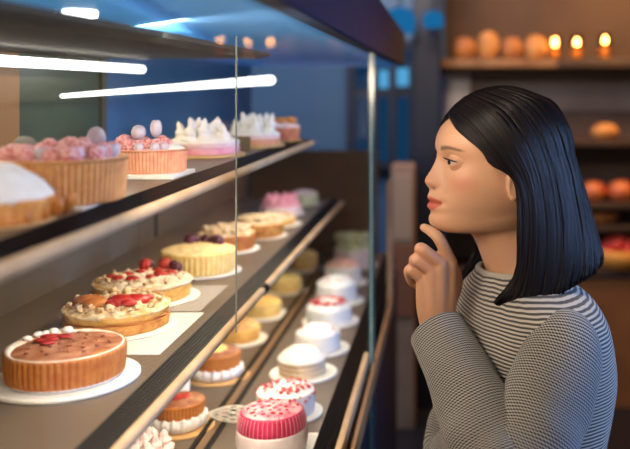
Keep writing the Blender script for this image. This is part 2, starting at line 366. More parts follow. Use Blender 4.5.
def rnd(a, b): return a+(b-a)*random.random()
def crumbfn(amp, s, sd=0):
    def fn(r, z, t): return 0
    return fn
def flute(n, amp, flare=0., top=None):
    def fn(r, z, t):
        return r*(1+amp*(abs(math.sin(n*t/2))-.5)), z
    return fn
_me = {}
def shared(key, make, m):
    if key not in _me: _me[key] = make().mesh(key, m)
    return _me[key]
def put(name, me, parent, loc, rot=(0, 0, 0), sc=1.):
    o = bpy.data.objects.new(name, me); COL.objects.link(o); o.parent = parent; o.location = loc; o.rotation_euler = rot
    o.scale = (sc, sc, sc) if not hasattr(sc, '__len__') else sc; return o
def rasp():
    return MB().ball((0, 0, 0), (.0135, .0135, .015), 4, lambda v: 1+.24*abs(math.sin(5*math.atan2(v.y, v.x)))*abs(math.sin(7*math.acos(max(-1, min(1, v.z))))))
def bluebr():
    return MB().ball((0, 0, 0), (.012, .012, .0125), 3, lambda v: 1-.25*math.exp(-((v.z-1)/.08)**2))
def chunk():
    return MB().ball((0, 0, 0), (.014, .009, .006), 3, lambda v: 1+.22*noise.noise(v*2.2))
def flake():
    return MB().ball((0, 0, 0), (.0045, .003, .0016), 1, lambda v: 1+.3*noise.noise(v*2))
def peak():
    b = MB(); P = []
    for i in range(15):
        h = i/14; r = .0135*(1-h)**.75*(1+.16*math.sin(h*17)); cx = .004*h*h; 
        P.append([(cx+(r*(1+.1*math.sin(5*a+h*5)))*math.cos(a), r*(1+.1*math.sin(5*a+h*5))*math.sin(a), .04*h) for a in [2*PI*j/20 for j in range(20)]])
    return b.grid(P, True, cap0=True, cap1=True)
def at(k, px, py=None, Y=None, X=None):
    """point on shelf k under image pixel"""
    z = ZS[k]
    if Y is None: Y = F*(H-z)/(py-PY)
    if X is None: X = (px-PX)/F*Y
    return Vector((X, Y, z))
RING = []
def board(p, r, m, label, kind='round', th=.004, grp=None, ry=None, name=None, lip=True):
    z = p.z
    if kind == 'round':
        o = MB().lathe([(r*.3, 0), (r-.002, 0), (r, .0015), (r, th-.001), (r-.003, th), (r*.93, th*.8 if lip else th), (r*.3, th*.8 if lip else th)], 72).build(name or 'cake_board', m)
    else:
        o = MB().box(-r, r, -(ry or r), ry or r, 0, th, .0006).build(name or 'paper_square', m, smooth=False)
    o.location = p; tag(o, label, 'cake board' if not name else 'plate', grp); return z+th*(.8 if lip and kind == 'round' else 1)
def dome_top(r, h, z0, amp=.0, n=40, seed=0., sc=60.):
    """rough domed disc, closed below"""
    P = []
    for i in range(n+1):
        t = i/n; rr = r*t; zz = z0+h*(1-t**2.6)
        row = []
        for j in range(84):
            a = 2*PI*j/84; x, y = rr*math.cos(a), rr*math.sin(a)
            d = amp*noise.noise((x*sc+seed, y*sc, seed))+amp*.6*noise.noise((x*sc*2.6, y*sc*2.6+seed, 1.))
            e = 1+.03*noise.noise((a*3, seed, 0)) if amp else 1
            row.append((x*e, y*e, zz+d*(1 if t < .97 else .4)))
        P.append(row)
    P.append([(q[0]*.98, q[1]*.98, z0-.004) for q in P[-1]])
    return MB().grid(P, True, cap0=True, cap1=True)
def wall(r0, r1, h, n=72, fl=0, amp=.02, rough=0., bulge=0., seed=0., inner=None):
    pr = [(r0*.6, 0), (r0-.002, 0)]
    for i in range(13):
        t = i/12; pr.append((r0+(r1-r0)*t+bulge*math.sin(PI*t), .001+(h-.002)*t))
    pr += [(r1-.002, h), (r1*.5, h)]
    def fn(r, z, t):
        k = 1
        if fl and r > r0*.8: k += amp*(2*abs(math.sin(fl*t/2))-1.2)
        if rough and r > r0*.8: k += rough*noise.noise((math.cos(t)*r*70+seed, math.sin(t)*r*70, z*70))
        return r*k, z
    return MB().lathe(pr, max(n, fl*6), fn)
def scatter(parent, name, key, make, m, n, r, z, sc=(.8, 1.2), tilt=.3, rmin=0., zf=None, pts=None):
    me = shared(key, make, m)
    for i in range(n):
        if pts: x, y = pts[i]
        else:
            a = i*2.39996+parent.location.y*9; q = rmin+(r-rmin)*math.sqrt((i+.5)/n); x, y = q*math.cos(a), q*math.sin(a)
        put(name, me, parent, (x, y, z if zf is None else zf(x, y)), (rnd(-tilt, tilt), rnd(-tilt, tilt), rnd(0, 6)), rnd(*sc))

# ---- top shelf
def fruit_tart(p, r, h, crust, label, z):
    t = thing('fruit_tart', (p.x, p.y, z), label, 'tart')
    wallm = [(r*.5, 0), (r*.93, 0), (r*.95, .002)]+[(r*(.95+.05*i/10), .002+(h-.004)*i/10) for i in range(1, 11)]+[(r*1.015, h-.002), (r*1.01, h), (r*.95, h-.001), (r*.93, h-.006), (r*.5, h-.006)]
    MB().lathe(wallm, 64*6, lambda R, Z, a: (R*(1+(.022*(2*abs(math.sin(32*a))-1.2) if (R > r*.94 and Z < h-.0025) else 0)), Z)).build('pleated_crust', crust, t)
    dome_top(r*.93, .006, h-.004, .0015, seed=r*99).build('cream_filling', M_pinkw, t)
    return t
p = at(1, 62.5, Y=.925)
tz = board(p+Vector((-.008, -.008, 0)), .058, M_paper, 'white paper square under the large orange pleated berry tart on the top shelf', 'sq', .0025)
t = fruit_tart(p, .066, .047, M_crust, 'large orange pleated tart topped with frosted pink raspberries, front of the top shelf', tz)
me = shared('rasp', rasp, M_rasp); meb = shared('blue', bluebr, M_lil)
for i in range(34):
    a = i*2.39996; q = .054*math.sqrt((i+.4)/34); put('raspberry', me, t, (q*math.cos(a), q*math.sin(a), .050+.003*random.random()), (rnd(-1, 1), rnd(-1, 1), rnd(0, 6)), rnd(.5, .68))
for x, y, s in ((.012, -.012, 1.), (.004, .01, 1.05), (.02, .006, .95), (.028, -.02, .8), (-.012, -.004, .9)): put('raspberry', me, t, (x, y, .058), (rnd(-1, 1), rnd(-1, 1), 0), s*.62)
for x, y in ((.03, -.035), (.043, -.01), (-.005, -.04), (.05, .012)): put('blueberry', meb, t, (x, y, .053), (0, 0, 0), .62)
MB().ball((.030, .016, .064), (.0105, .004, .0145), 3).build('sugared_petal', M_lil, t)
MB().ball((-.050, .02, .056), (.014, .003, .012), 3).build('sugared_leaf', mat('grey_leaf', (.22, .23, .22), .5), t)
p = at(1, 150.5, Y=1.22)
tz = board(p+Vector((.0, -.012, 0)), .052, M_white, 'white square card under the pink pleated tart with two upright lilac berries', 'sq', .005)
t = fruit_tart(p, .0505, .033, M_cpink, 'pink pleated tart topped by two upright lilac berries, second on top shelf', tz)
for x, y, z, s in ((-.033, -.012, .04, 1.1), (-.02, -.028, .037, .8), (-.008, -.03, .037, .8), (.0, -.018, .038, .9), (.013, -.02, .037, .9), (-.012, .0, .04, 1.0), (.012, .012, .04, .9), (-.03, .012, .039, .9), (.022, .0, .038, .8)): put('raspberry', me, t, (x, y, z), (rnd(-1, 1), rnd(-1, 1), 0), s*.72)
put('lilac_berry', meb, t, (-.014, -.008, .0555), (.2, .3, 0), (.85, .85, .9)); put('lilac_berry', meb, t, (.008, .0, .061), (0, 0, 0), (.7, .7, 1.1))
for x, y in ((.016, -.03), (.026, -.02), (-.004, -.036)): put('blueberry', meb, t, (x, y, .036), (0, 0, 0), .55)
dome_top(.02, .006, .0, .002, 14).build('cream_swirl', M_cream, t).location = (.026, .005, .033)
# cream pie at the front
p = at(1, -22, Y=.785)
tz = board(p, .066, M_gold, 'golden round board under the cream pie at the left edge of the top shelf', th=.003)
t = thing('cream_pie', (p.x, p.y, tz), 'orange based pie under smooth white cream at the left edge of the top shelf', 'pie')
wall(.060, .064, .022, fl=40, amp=.006, rough=.03).build('crust', cm('orange_crust', (.80, .36, .08), (.66, .22, .04)), t)
dome_top(.064, .030, .023, .0022, seed=3, sc=25).build('cream', M_cream, t)
for k in range(4): put('apricot_piece', shared('chunkA', chunk, M_apri), t, (.054+.004*k, -.02+.02*k, .010), (0, 1.2, k), .8)
# meringue pies at the back
def meringue_pie(px, Y, r, npk, hs, label, blabel, mband=M_pink):
    p = at(1, px, Y=Y); z = board(p, r*1.16, M_gold, blabel, th=.006, lip=False)
    t = thing('meringue_pie', (p.x, p.y, z), label, 'pie')
    wall(r*.98, r, .012, fl=0, rough=.03).build('pink_sponge', mband, t)
    wall(r*.96, r*.99, .009, rough=.03).build('cream_layer', M_pinkw, t).location = (0, 0, .012)
    dome_top(r*.97, .012, .022, .002).build('cream_top', M_cream, t)
    me = shared('peak', peak, M_cream)
    for i in range(npk):
        a = i*2.39996+.7; q = r*.72*math.sqrt((i+.3)/npk)
        put('meringue_peak', me, t, (q*math.cos(a), q*math.sin(a), .026-.006*(q/r)), (rnd(-.15, .15), rnd(-.15, .15), rnd(0, 6)), (1.15, 1.15, hs*rnd(.75, 1.15)))
    return t
meringue_pie(205, 1.55, .062, 13, .95, 'white meringue pie with tall peaks on a gold board, third on top shelf', 'gold round board under the tall peaked meringue pie')
t = meringue_pie(254, 1.80, .055, 12, 1.0, 'paler meringue pie behind the tall peaked one, below the thin pane edge', 'gold round board under the farther meringue pie', M_cpink)
p = at(1, 238, Y=1.66)
t = MB().box(-.024, .024, -.0015, .0015, 0, .03, .0006).build('price_card', M_olive, smooth=False); t.location = (p.x, p.y, p.z+.0001); tag(t, 'small dark olive card standing between the two meringue pies', 'card')
p = at(1, 281, Y=2.0); z = board(p, .05, M_gold, 'gold board under the orange fruit cake at the far end of top shelf', th=.004)
t = thing('fruit_cake', (p.x, p.y, z), 'small orange and red fruit cake at the far end of the top shelf', 'cake')
wall(.042, .043, .03, rough=.06).build('sponge', cm('orange_sponge', (.70, .30, .12), (.55, .12, .08)), t)
dome_top(.043, .012, .031, .004).build('cream_top', M_pinkw, t)
scatter(t, 'orange_slice', 'chunkO', chunk, cm('orange_fruit', (.85, .38, .06), (.7, .2, .04), rough=.35), 9, .032, .045)

# ---- middle shelf
p = at(2, 66, Y=1.034)
tz = board(p, .085, M_white, 'large white round plate under the nearest mocha cake', th=.006, name='cake_plate')
def mocha(p, z, r, h, label, n=56, top=M_mtop, side=M_mocha, dust=True):
    t = thing('mocha_cake', (p.x, p.y, z), label, 'cake')
    wall(r*.97, r, h, fl=n, amp=.013, bulge=.001).build('pleated_sponge', side, t)
    dome_top(r*.985, .003, h-.0005, .0012, sc=40, seed=r*50).build('glaze_top', top, t)
    return t
MB_ = None
t = mocha(p, tz+.003, .068, .0335, 'round brown pleated mocha cake, nearest on the middle shelf')
wall(.064, .066, .004, rough=.02).build('cream_foot', M_creamw, t).location = (0, 0, -.003)
P = []
for j in range(160):
    a = 2*PI*j/160; w = -.3+1.2*max(0, math.cos(a-2.5))**1.2; rr = .0635-.004*w
    c = Vector((rr*math.cos(a), rr*math.sin(a), .0338)); e = Vector((math.cos(a), math.sin(a), 0))
    P.append([c+e*(.003+.006*w)*math.cos(q)*(1+.4*noise.noise((a*9, q, 0)))+Vector((0, 0, 1))*(.0015+.0015*w)*math.sin(q) for q in [2*PI*i/8 for i in range(8)]])
P.append(P[0]); MB().grid(P, True).build('sugar_rim', M_dust, t)
for x, y, r, s in ((-.03, .025, .5, 1.1), (-.022, .012, 1.2, 1.), (-.036, .008, 2., .9), (-.012, .024, .2, .9), (-.02, -.004, .6, .8)): put('strawberry_slice', shared('chunkS', chunk, M_straw), t, (x, y, .038), (0, .1, r), (s*.75, s*.75, .35))
scatter(t, 'chocolate_curl', 'flakeC', flake, cm('choc', (.30, .10, .05)), 26, .05, .0365, (.5, 1.0))
for x, y, s in ((-.048, .03, .6), (-.035, .043, .7), (-.02, .05, .75), (-.054, .014, .5), (-.042, .037, .5)): put('cream_dollop', shared('doll', lambda: MB().ball((0, 0, 0), (.011, .009, .006), 3, lambda v: 1+.2*noise.noise(v*3)), M_cream), t, (x, y, .038), (0, 0, s*3), s)
# layered fruit cakes
z2 = ZS[2]
MB_p = board(Vector((-.463, 1.235, z2)), .088, M_paper, 'white paper square beneath the apricot and strawberry crumble cake', 'sq', .0012, ry=.105)
p = at(2, 117, Y=1.262)
tz = board(Vector((p.x+.004, p.y-.003, MB_p)), .082, M_white, 'thin white round board under the apricot and strawberry crumble cake', th=.0025, lip=False)
t = thing('crumble_cake', (p.x, p.y, tz), 'yellow layered crumble cake topped with apricot and strawberry pieces on middle shelf', 'cake')
wall(.071, .073, .0145, rough=.06, bulge=.001).build('lower_sponge', M_spong, t)
wall(.071, .0725, .004, rough=.07, seed=4).build('fruit_layer', cm('jam_layer', (.42, .12, .03), (.60, .26, .06), vscale=50), t).location = (0, 0, .0143)
wall(.072, .0745, .011, rough=.06, seed=9).build('upper_sponge', M_spoty, t).location = (0, 0, .018)
dome_top(.0755, .006, .029, .004, sc=80, seed=2).build('crumble_top', M_crumb, t)
for x, y, r, s in ((-.034, -.018, .1, 1.6), (-.02, -.028, .3, 1.4), (-.045, -.01, .4, 1.1)): put('apricot_slice', shared('chunkA', chunk, M_apri), t, (x, y, .0385), (.1, 0, r), s)
for x, y, r, s in ((.016, -.02, .5, 1.5), (.032, -.012, .2, 1.3), (.006, -.03, .9, .8), (.028, -.03, .3, .8), (.043, .0, .8, .8)): put('strawberry_piece', shared('chunkS', chunk, M_straw), t, (x, y, .0395), (.2, .1, r), s)
scatter(t, 'crumble_lump', 'lump', lambda: MB().ball((0, 0, 0), (.009, .007, .0045), 3, lambda v: 1+.5*noise.noise(v*3.3)), M_crumb, 44, .067, .0355, (.35, .95), 1., .015)
MB_p = board(Vector((-.478, 1.437, z2)), .094, mat('paper_grey', (.36, .33, .30), .6), 'grey paper square beneath the sugar dusted berry cake', 'sq', .0012, ry=.088)
p = at(2, 143, Y=1.437)
tz = board(Vector((p.x+.006, p.y-.003, MB_p)), .087, M_white, 'thin white round board under the sugar dusted berry cake', th=.0025, lip=False)
t = thing('berry_cake', (p.x, p.y, tz), 'sugar dusted yellow cake with red berries, behind the apricot crumble cake', 'cake')
wall(.075, .077, .028, rough=.05, bulge=.001).build('sponge', M_spoty, t)
dome_top(.080, .009, .0265, .004, sc=70, seed=5).build('sugar_crust', cm('dusted', (.88, .78, .64), (.70, .48, .30), vscale=70, bump=.7), t)
for x, y, r, s in ((-.03, -.03, .2, 1.1), (-.005, -.034, .1, 1.2), (-.045, -.018, .6, 1.), (.02, -.02, .4, .9), (.03, .0, .4, 1.2), (.042, .012, .2, 1.2), (.022, .012, .9, 1.), (-.01, .02, .5, 1.), (.015, .03, .2, 1.1), (-.026, .004, .4, .9)): put('strawberry_piece', shared('chunkS', chunk, M_straw), t, (x, y, .0365), (.1, .1, r), s*.64)
for x, y in ((-.008, .05), (.038, .045), (.048, .03)): put('dark_cherry', shared('dark', bluebr, M_dark), t, (x, y, .042), (0, 0, 0), .75)
for x, y in ((-.012, .046), (.02, .05)): put('raspberry', shared('straw2', rasp, M_straw), t, (x, y, .042), (0, 0, 0), .7)
scatter(t, 'crumble_lump', 'lump', None, M_crumb, 40, .07, .034, (.3, .8), 1., .01)
p = at(2, 199, Y=1.642)
tz = board(p+Vector((.003, -.002, 0)), .077, mat('card_grey', (.55, .54, .54), .4), 'silver grey round board under the pale yellow pleated cake', th=.004, lip=False)
t = thing('yellow_cake', (p.x, p.y, tz), 'pale yellow pleated cake with dark cherries on top, middle shelf', 'cake')
wall(.067, .069, .040, fl=44, amp=.013, bulge=.0015).build('pleated_sponge', M_yel, t)
dome_top(.0685, .007, .0395, .0025, sc=60, seed=8).build('crumb_top', cm('yel_top', (.90, .72, .38), (.80, .56, .22), vscale=60, bump=.6), t)
for x, y, s in ((-.028, .035, 1.), (-.02, .042, .8), (.03, .03, .95), (.022, .04, .9), (.0, .046, .8)): put('dark_cherry', shared('dark', bluebr, M_dark), t, (x, y, .050), (0, 0, 0), s)
def simple(name, p, r, h, z, side, top, label, cat='cake', fl=0, amp=.012, dome=.008, rough=.03, bits=None, toppart='crumb_top', sidepart='sponge', tr=1.0):
    t = thing(name, (p.x, p.y, z), label, cat)
    wall(r*.97, r*tr, h, fl=fl, amp=amp, rough=rough, bulge=.001, seed=p.y*7).build(sidepart, side, t)
    dome_top(r*tr*.99, dome, h-.001, .0025, sc=55, seed=p.y*5).build(toppart, top, t)
    if bits: scatter(t, bits[0], bits[1], bits[2], bits[3], bits[4], r*.8, h+dome*.75, bits[5] if len(bits) > 5 else (.8, 1.2))
    return t
lump = lambda: MB().ball((0, 0, 0), (.008, .007, .006), 3, lambda v: 1+.3*noise.noise(v*3))
p = at(2, 226, Y=1.872); tz = board(p, .072, M_white, 'white board under the brown sided crumble cake behind the yellow cake', th=.003, lip=False)
simple('nut_cake', p, .063, .034, tz, M_mocha, M_crumb, 'brown sided cake with pale crumble top, directly behind the yellow pleated cake', dome=.012, bits=('crumble_lump', 'lump', lump, M_crumb, 26, (.7, 1.4)))
p = at(2, 259, Y=2.04); tz = board(p, .068, M_paper, 'pale paper board under the golden crumble cake before the pink mousse', th=.002, lip=False)
simple('nut_cake', p, .058, .032, tz, M_spong, M_crumb, 'golden crumble cake between the brown sided cake and the pink mousse cake', dome=.014, bits=('crumble_lump', 'lump', lump, M_crumb, 22, (.7, 1.4)))
p = at(2, 276, Y=2.215); tz = board(p, .066, M_white, 'white board under the thin pastry in front of pink mousse', th=.002, lip=False)
simple('flat_pastry', p, .05, .016, tz, M_spoty, M_crumb, 'flat golden pastry just in front of the pink mousse cake', dome=.008, bits=('crumble_lump', 'lump', lump, M_crumb, 12))
p = at(2, 281, Y=2.40); tz = board(p, .066, M_white, 'white board under the pink mousse cake', th=.002, lip=False)
t = simple('mousse_cake', p, .058, .022, tz, M_pinkw, M_pink, 'bright pink mousse cake near the far end of the middle shelf', dome=.018)
for k in range(9): put('mousse_swirl', shared('swirl', lambda: peak(), M_pink), t, (.036*math.cos(k*.7), .036*math.sin(k*.7), .032), (0, 0, k), (1.1, 1.1, .6))
p = at(2, 304, Y=2.60); tz = board(p, .05, M_white, 'white board under the last small cake of the middle shelf', th=.002, lip=False)
simple('pistachio_cake', p, .042, .03, tz, M_green, M_pinkw, 'small green cake at the very far end of the middle shelf', dome=.012)

# ---- bottom shelf, row near the glass
def plate(p, r, label): return board(p, r, M_white, label, th=.005, name='cake_plate')
p = at(3, 272, Y=1.378)
tz = board(p+Vector((.006, 0, 0)), .060, M_white, 'white square card under the magenta topped cake', 'sq', .003)
t = thing('layer_cake', (p.x, p.y, tz), 'white cake with a fluted magenta top tier, nearest on the bottom shelf', 'cake')
wall(.0545, .0555, .034, fl=0, rough=.012, bulge=.002).build('white_tier', cm('rose_white', (.84, .74, .74), (.78, .64, .66), vscale=80), t)
pr = [(.03, 0), (.0525, 0), (.0535, .002)]+[(.0545-.0055*(i/10)**2, .002+.025*i/10) for i in range(1, 11)]+[(.047, .0285), (.02, .029)]
MB().lathe(pr, 46*8, lambda r, z, a: (r*(1+(.035*(abs(math.sin(23*a))-.55) if .001 < z < .0275 else 0)), z)).build('magenta_shell', M_magenta, t).location = (0, 0, .033)
_pl = MB()
for k in range(46):
    a = 2*PI*k/46; pts = [((.0545-.0055*q**2+.0006)*math.cos(a), (.0545-.0055*q**2+.0006)*math.sin(a), .035+.025*q) for q in (0.02, .25, .5, .75, .98)]
    _pl.tube(pts, .00055, 5)
_pl.build('pale_pleat', cm('pale_pleat', (.80, .42, .48)), t)
dome_top(.0475, .003, .0615, .0012, sc=70, seed=4).build('pink_top', cm('pink_top', (.62, .10, .18), (.78, .42, .45), vscale=60), t)
scatter(t, 'berry_shred', 'flakeR', flake, M_rflake, 30, .041, .0645, (.5, 1.3))
for k, (a, zz) in enumerate(((3.9, .006), (4.05, .005), (4.2, .0065), (4.35, .0052), (4.5, .006), (4.1, .009))): put('red_swirl', shared('flakeR', flake, M_rflake), t, (.0555*math.cos(a), .0555*math.sin(a), zz), (PI/2, 0, a+PI/2), (1.5, .8, .6))
def frosted(px, Y, r, h, pr, label, plabel, m=M_creamw, bits=None, dome=.008, topm=None, tr=.96):
    p = at(3, px, Y=Y); z = plate(p+Vector((.004, 0, 0)), pr, plabel)
    t = simple('frosted_cake', p, r, h, z, m, topm or m, label, fl=0, rough=.02, dome=dome, bits=bits, toppart='frosting_top', sidepart='frosting', tr=tr)
    t['group'] = 'frosted cakes near the glass'; return t
t = frosted(285.5, 1.530, .0525, .039, .062, 'white frosted cake with red flakes, directly behind the magenta topped cake', 'white plate under the red flaked white cake', m=cm('white_pleat', (.85, .83, .85), (.80, .74, .77)), bits=('red_flake', 'flakeR', flake, M_rflake, 46, (.45, 1.7)))
for k in range(30):
    a = k*.21+3.3; put('red_flake', shared('flakeR', flake, M_rflake), t, (.0525*math.cos(a), .0525*math.sin(a), .039-.016*random.random()**2), (PI/2, 0, a+PI/2), rnd(.4, 1.1))
p = at(3, 302, Y=1.742); z = plate(p+Vector((.003, 0, 0)), .068, 'white plate under the tan layered cake with the cream cap')
t = thing('layer_cake', (p.x, p.y, z), 'tan layered cake under a smooth cream cap, third from front near the glass', 'cake')
for k in range(3):
    wall(.046, .0475, .008, rough=.02, seed=k).build('tan_layer', cm('tan_layer%d' % k, (.62, .42, .24), (.72, .54, .34)), t).location = (0, 0, k*.0095)
    wall(.0455, .0465, .0018, rough=.02).build('cream_layer', M_cream, t).location = (0, 0, k*.0095+.0079)
dome_top(.049, .022, .030, .0012, sc=30).build('cream_cap', M_cream, t)
frosted(318, 1.905, .05, .037, .066, 'white frosted cake with few red flecks behind the tan layered cake', 'white plate under the few flecked frosted cake', bits=('red_fleck', 'flakeR', flake, M_rflake, 12), dome=.014, m=cm('frost_white', (.82, .83, .86), (.78, .78, .80)))
frosted(329, 2.13, .056, .036, .07, 'frosted cake strewn with pink sprinkles in the middle of the glass row', 'white plate under the pink sprinkled frosted cake', bits=('pink_sprinkle', 'flakeR', flake, M_rflake, 34, (1.4, 2.6)), dome=.016, m=cm('frost_blue_lit', (.76, .82, .88), (.84, .86, .9)))  # white frosting with the bluish light put into its colour
frosted(336.5, 2.34, .056, .046, .07, 'tall white frosted cake behind the pink sprinkled one', 'white plate under the tall pale frosted cake', dome=.02, m=cm('frost_blue_lit2', (.74, .80, .86), (.84, .86, .9)), bits=('pink_sprinkle', 'flakeR', flake, M_rflake, 10))  # bluish light painted into this white frosting too
frosted(343, 2.555, .055, .05, .07, 'pink capped frosted cake, second from the far end near the glass', 'white plate under the pink capped frosted cake', dome=.018, topm=cm('coral_top', (.80, .42, .36), (.85, .66, .6)))
p = at(3, 354, Y=2.80); z = plate(p, .075, 'white plate under the pale green cake at the far end')
t = simple('pistachio_cake', p, .064, .055, z, M_pinkw, M_green, 'pale green topped cake at the far end of the bottom shelf', dome=.04)
scatter(t, 'cream_rosette', 'roset', lambda: MB().ball((0, 0, 0), (.017, .017, .014), 3, lambda v: 1+.2*math.sin(5*math.atan2(v.y, v.x)+v.z*4)), M_green, 11, .05, .088)

# ---- bottom shelf, row at the back
def ruffle(r, h, n=17): return MB().lathe([(r*.5, 0), (r*.9, 0), (r, h*.15), (r*1.04, h*.5), (r*1.02, h*.85), (r*.9, h), (r*.5, h)], n*8, lambda R, Z, a: (R*(1+(.035*math.sin(n*a)+.02*math.sin(2*n*a+1)) if R > r*.8 else 1.), Z+(.0022*math.sin(n*a+.8) if R > r*.85 and Z > h*.6 else 0)))
def two_tier(px, Y, r, label, blabel, h1=.022, h2=.022):
    p = at(3, px, Y=Y); z = board(p+Vector((.003, -.002, 0)), r*1.32, M_gold, blabel, th=.004, lip=False)
    t = thing('mocha_cake', (p.x, p.y, z), label, 'cake', 'mocha cakes on cream')
    ruffle(r*1.05, h1).build('ruffled_cream', M_creamw, t)
    o = wall(r*.97, r*.985, h2, fl=44, amp=.014); o.build('pleated_sponge', cm('gold_mocha', (.42, .13, .018), (.50, .18, .03)), t).location = (0, 0, h1-.001)
    dome_top(r*.975, .005, h1+h2-.002, .0015, sc=50, seed=px).build('glaze_top', M_mtop, t)
    return t, h1+h2
t, hh = two_tier(178, 1.468, .0445, 'brown glazed mocha cake with red centre on ruffled cream, bottom shelf', 'tan round board under the red centred mocha cake')
for x, y, r in ((.0, -.004, .3), (.01, .004, 1.), (-.008, .006, 2.)): put('strawberry_slice', shared('chunkS', chunk, M_straw), t, (x, y, hh+.004), (0, 0, r), (.9, .9, .5))
t, hh = two_tier(217, 1.725, .047, 'golden cake with a yellow topped glaze on ruffled cream, bottom shelf', 'tan round board under the yellow topped golden cake', .02, .028)
dome_top(.028, .006, 0, .002, 16).build('yellow_glaze', M_yel, t).location = (-.005, .005, hh+.001)
p = at(3, 184, Y=1.605, X=-.512); z = board(p, .04, M_white, 'small white board under the yellow custard cake behind the mocha cake', th=.003, lip=False)
simple('custard_cake', p, .034, .034, z, M_cream, M_yel, 'small yellow topped custard cake peeking from behind the mocha cake', dome=.012)
p = at(3, 146, Y=1.325)
z = board(p, .05, M_white, 'white board under the striped pink meringue swirl', th=.003, lip=False)
t = thing('meringue_swirl', (p.x, p.y, z), 'pink and brown striped meringue swirl peeking from under the middle shelf bar', 'meringue')
wall(.036, .04, .02, fl=14, amp=.05).build('meringue_base', M_pinkw, t)
for k in range(11):
    a = k*2.39996; q = .03*math.sqrt(k/11); put('meringue_peak', shared('peak2', peak, M_pinkw), t, (q*math.cos(a), q*math.sin(a), .018), (0, 0, k), (1.15, 1.15, .95-.3*q/.03))
_s = MB()
for k in range(7): _s.tube([(.036*math.cos(a0)*(1-i*.1), .036*math.sin(a0)*(1-i*.1), .018+.004*i) for i, a0 in [(i, k*.9+i*.35) for i in range(6)]], .0016, 6)
_s.build('brown_drizzle', cm('drizzle', (.42, .2, .12)), t)
def backrow(px, Y, r, h, side, top, name, label, plabel, X=None, bits=None, dome=.01, fl=0):
    p = at(3, px, Y=Y, X=X); z = plate(p, r*1.35, plabel)
    return simple(name, p, r, h, z, side, top, label, dome=dome, fl=fl, bits=bits)
backrow(238, 1.975, .050, .030, M_spoty, cm('loaf_top', (.72, .42, .16), (.58, .28, .08)), 'sponge_cake', 'tan round sponge cake on white plate in the back row of the bottom shelf', 'white plate under the tan sponge cake', dome=.016)
backrow(262, 2.19, .048, .034, M_yel, M_spoty, 'sponge_cake', 'yellow sponge cake behind the tan one in the back row', 'white plate under the yellow sponge cake', dome=.012)
backrow(285, 2.45, .046, .036, M_yel, cm('lemon_top', (.86, .70, .22), (.8, .56, .2)), 'lemon_cake', 'lemon yellow cake farther back beneath the middle shelf bar', 'white plate under the lemon yellow cake', dome=.012)
backrow(303, 2.75, .046, .045, M_spoty, M_yel, 'lemon_cake', 'last golden cake at the far end of the back row', 'white plate under the last golden cake', dome=.014)
# white wire mesh piece on the divider
p = at(3, 226, Y=1.47)
t = thing('wire_whisk', (p.x+.002, p.y, p.z+.0075), 'small white wire whisk head lying between the mocha cake and magenta cake', 'whisk')
_w = MB()
for k in range(11):
    a = PI*2*k/11
    _w.tube([(-.034+.062*q, (.0012+.014*math.sin(PI*min(1, q*.62+.02)))*math.cos(a+q*1.2), .0145+(.0012+.0125*math.sin(PI*min(1, q*.62+.02)))*math.sin(a+q*1.2)) for q in [i/10 for i in range(11)]], .0006, 5)
for k in range(11):
    a = PI*2*k/11
    _w.tube([(-.034+.062*q, (.0012+.014*math.sin(PI*min(1, q*.62+.02)))*math.cos(a-q*1.2), .0145+(.0012+.0125*math.sin(PI*min(1, q*.62+.02)))*math.sin(a-q*1.2)) for q in [i/10 for i in range(11)]], .0006, 5)
_w.build('wire_cage', mat('white_wire', (.85, .83, .78), .35), t)
MB().tube([(-.062, 0, .0125), (-.045, 0, .0142), (-.032, 0, .0145)], .0022, 8).build('handle', mat('steel', (.6, .6, .6), .25, 1.), t)
# ------------------------------------------------------------------ the woman
A = math.radians(16); CA, SA = math.cos(A), math.sin(A)
FW = Vector((-CA, -SA, 0)); LF = Vector((SA, -CA, 0)); UP = Vector((0, 0, 1))
YH = 1.29; OH = W(499, 158.7, YH)
def HL(f, l, u): return OH+FW*f+LF*l+UP*u                 # head-local metres -> world
def interp(keys, x):
    """monotone-ish cubic (Catmull-Rom) through keys [(x, v...)]"""
    ks = [k[0] for k in keys]; n = len(ks)
    i = max(0, min(n-2, int(np.searchsorted(ks, x))-1))
    x0, x1 = ks[i], ks[i+1]; t = (x-x0)/(x1-x0); out = []
    for c in range(1, len(keys[0])):
        p1, p2 = keys[i][c], keys[i+1][c]
        m1 = (p2-keys[i-1][c])/(x1-ks[i-1])*(x1-x0) if i > 0 else (p2-p1)
        m2 = (keys[i+2][c]-p1)/(ks[i+2]-x0)*(x1-x0) if i < n-2 else (p2-p1)
        t2, t3 = t*t, t*t*t
        out.append((2*t3-3*t2+1)*p1+(t3-2*t2+t)*m1+(-2*t3+3*t2)*p2+(t3-t2)*m2)
    return out
# rings: front (f,u), back (f,u), half width, position of max width
RK = [(4, 97, -4, 97, 4, .5), (34, 91, -40, 91, 38, .5), (56, 79, -66, 77, 56, .5), (72.5, 63, -82, 57, 66, .5), (87, 49, -89, 38, 72, .52),
      (94.5, 33, -91, 15, 74, .54), (95, 18, -91, -2, 73, .55), (91.5, 5, -89, -15, 71, .56), (91, -10, -86, -25, 69, .56), (93, -27, -82, -35, 67, .57),
      (97.5, -42, -78, -45, 64, .58), (101, -54, -74, -53, 61, .59), (102.5, -66, -70, -60, 58, .6), (102, -76, -67, -66, 55, .61), (104, -86, -65, -72, 52, .61),
      (101, -97, -63, -78, 50, .6), (89, -104.5, -62, -84, 47, .56), (68, -107, -62, -90, 44, .52), (46, -110, -64, -96, 40, .5), (35, -124, -70, -106, 41, .5),
      (26, -146, -80, -125, 44, .5), (17, -172, -94, -150, 53, .5), (14, -200, -105, -185, 80, .5)]
RK = [(i,)+r for i, r in enumerate(RK)]
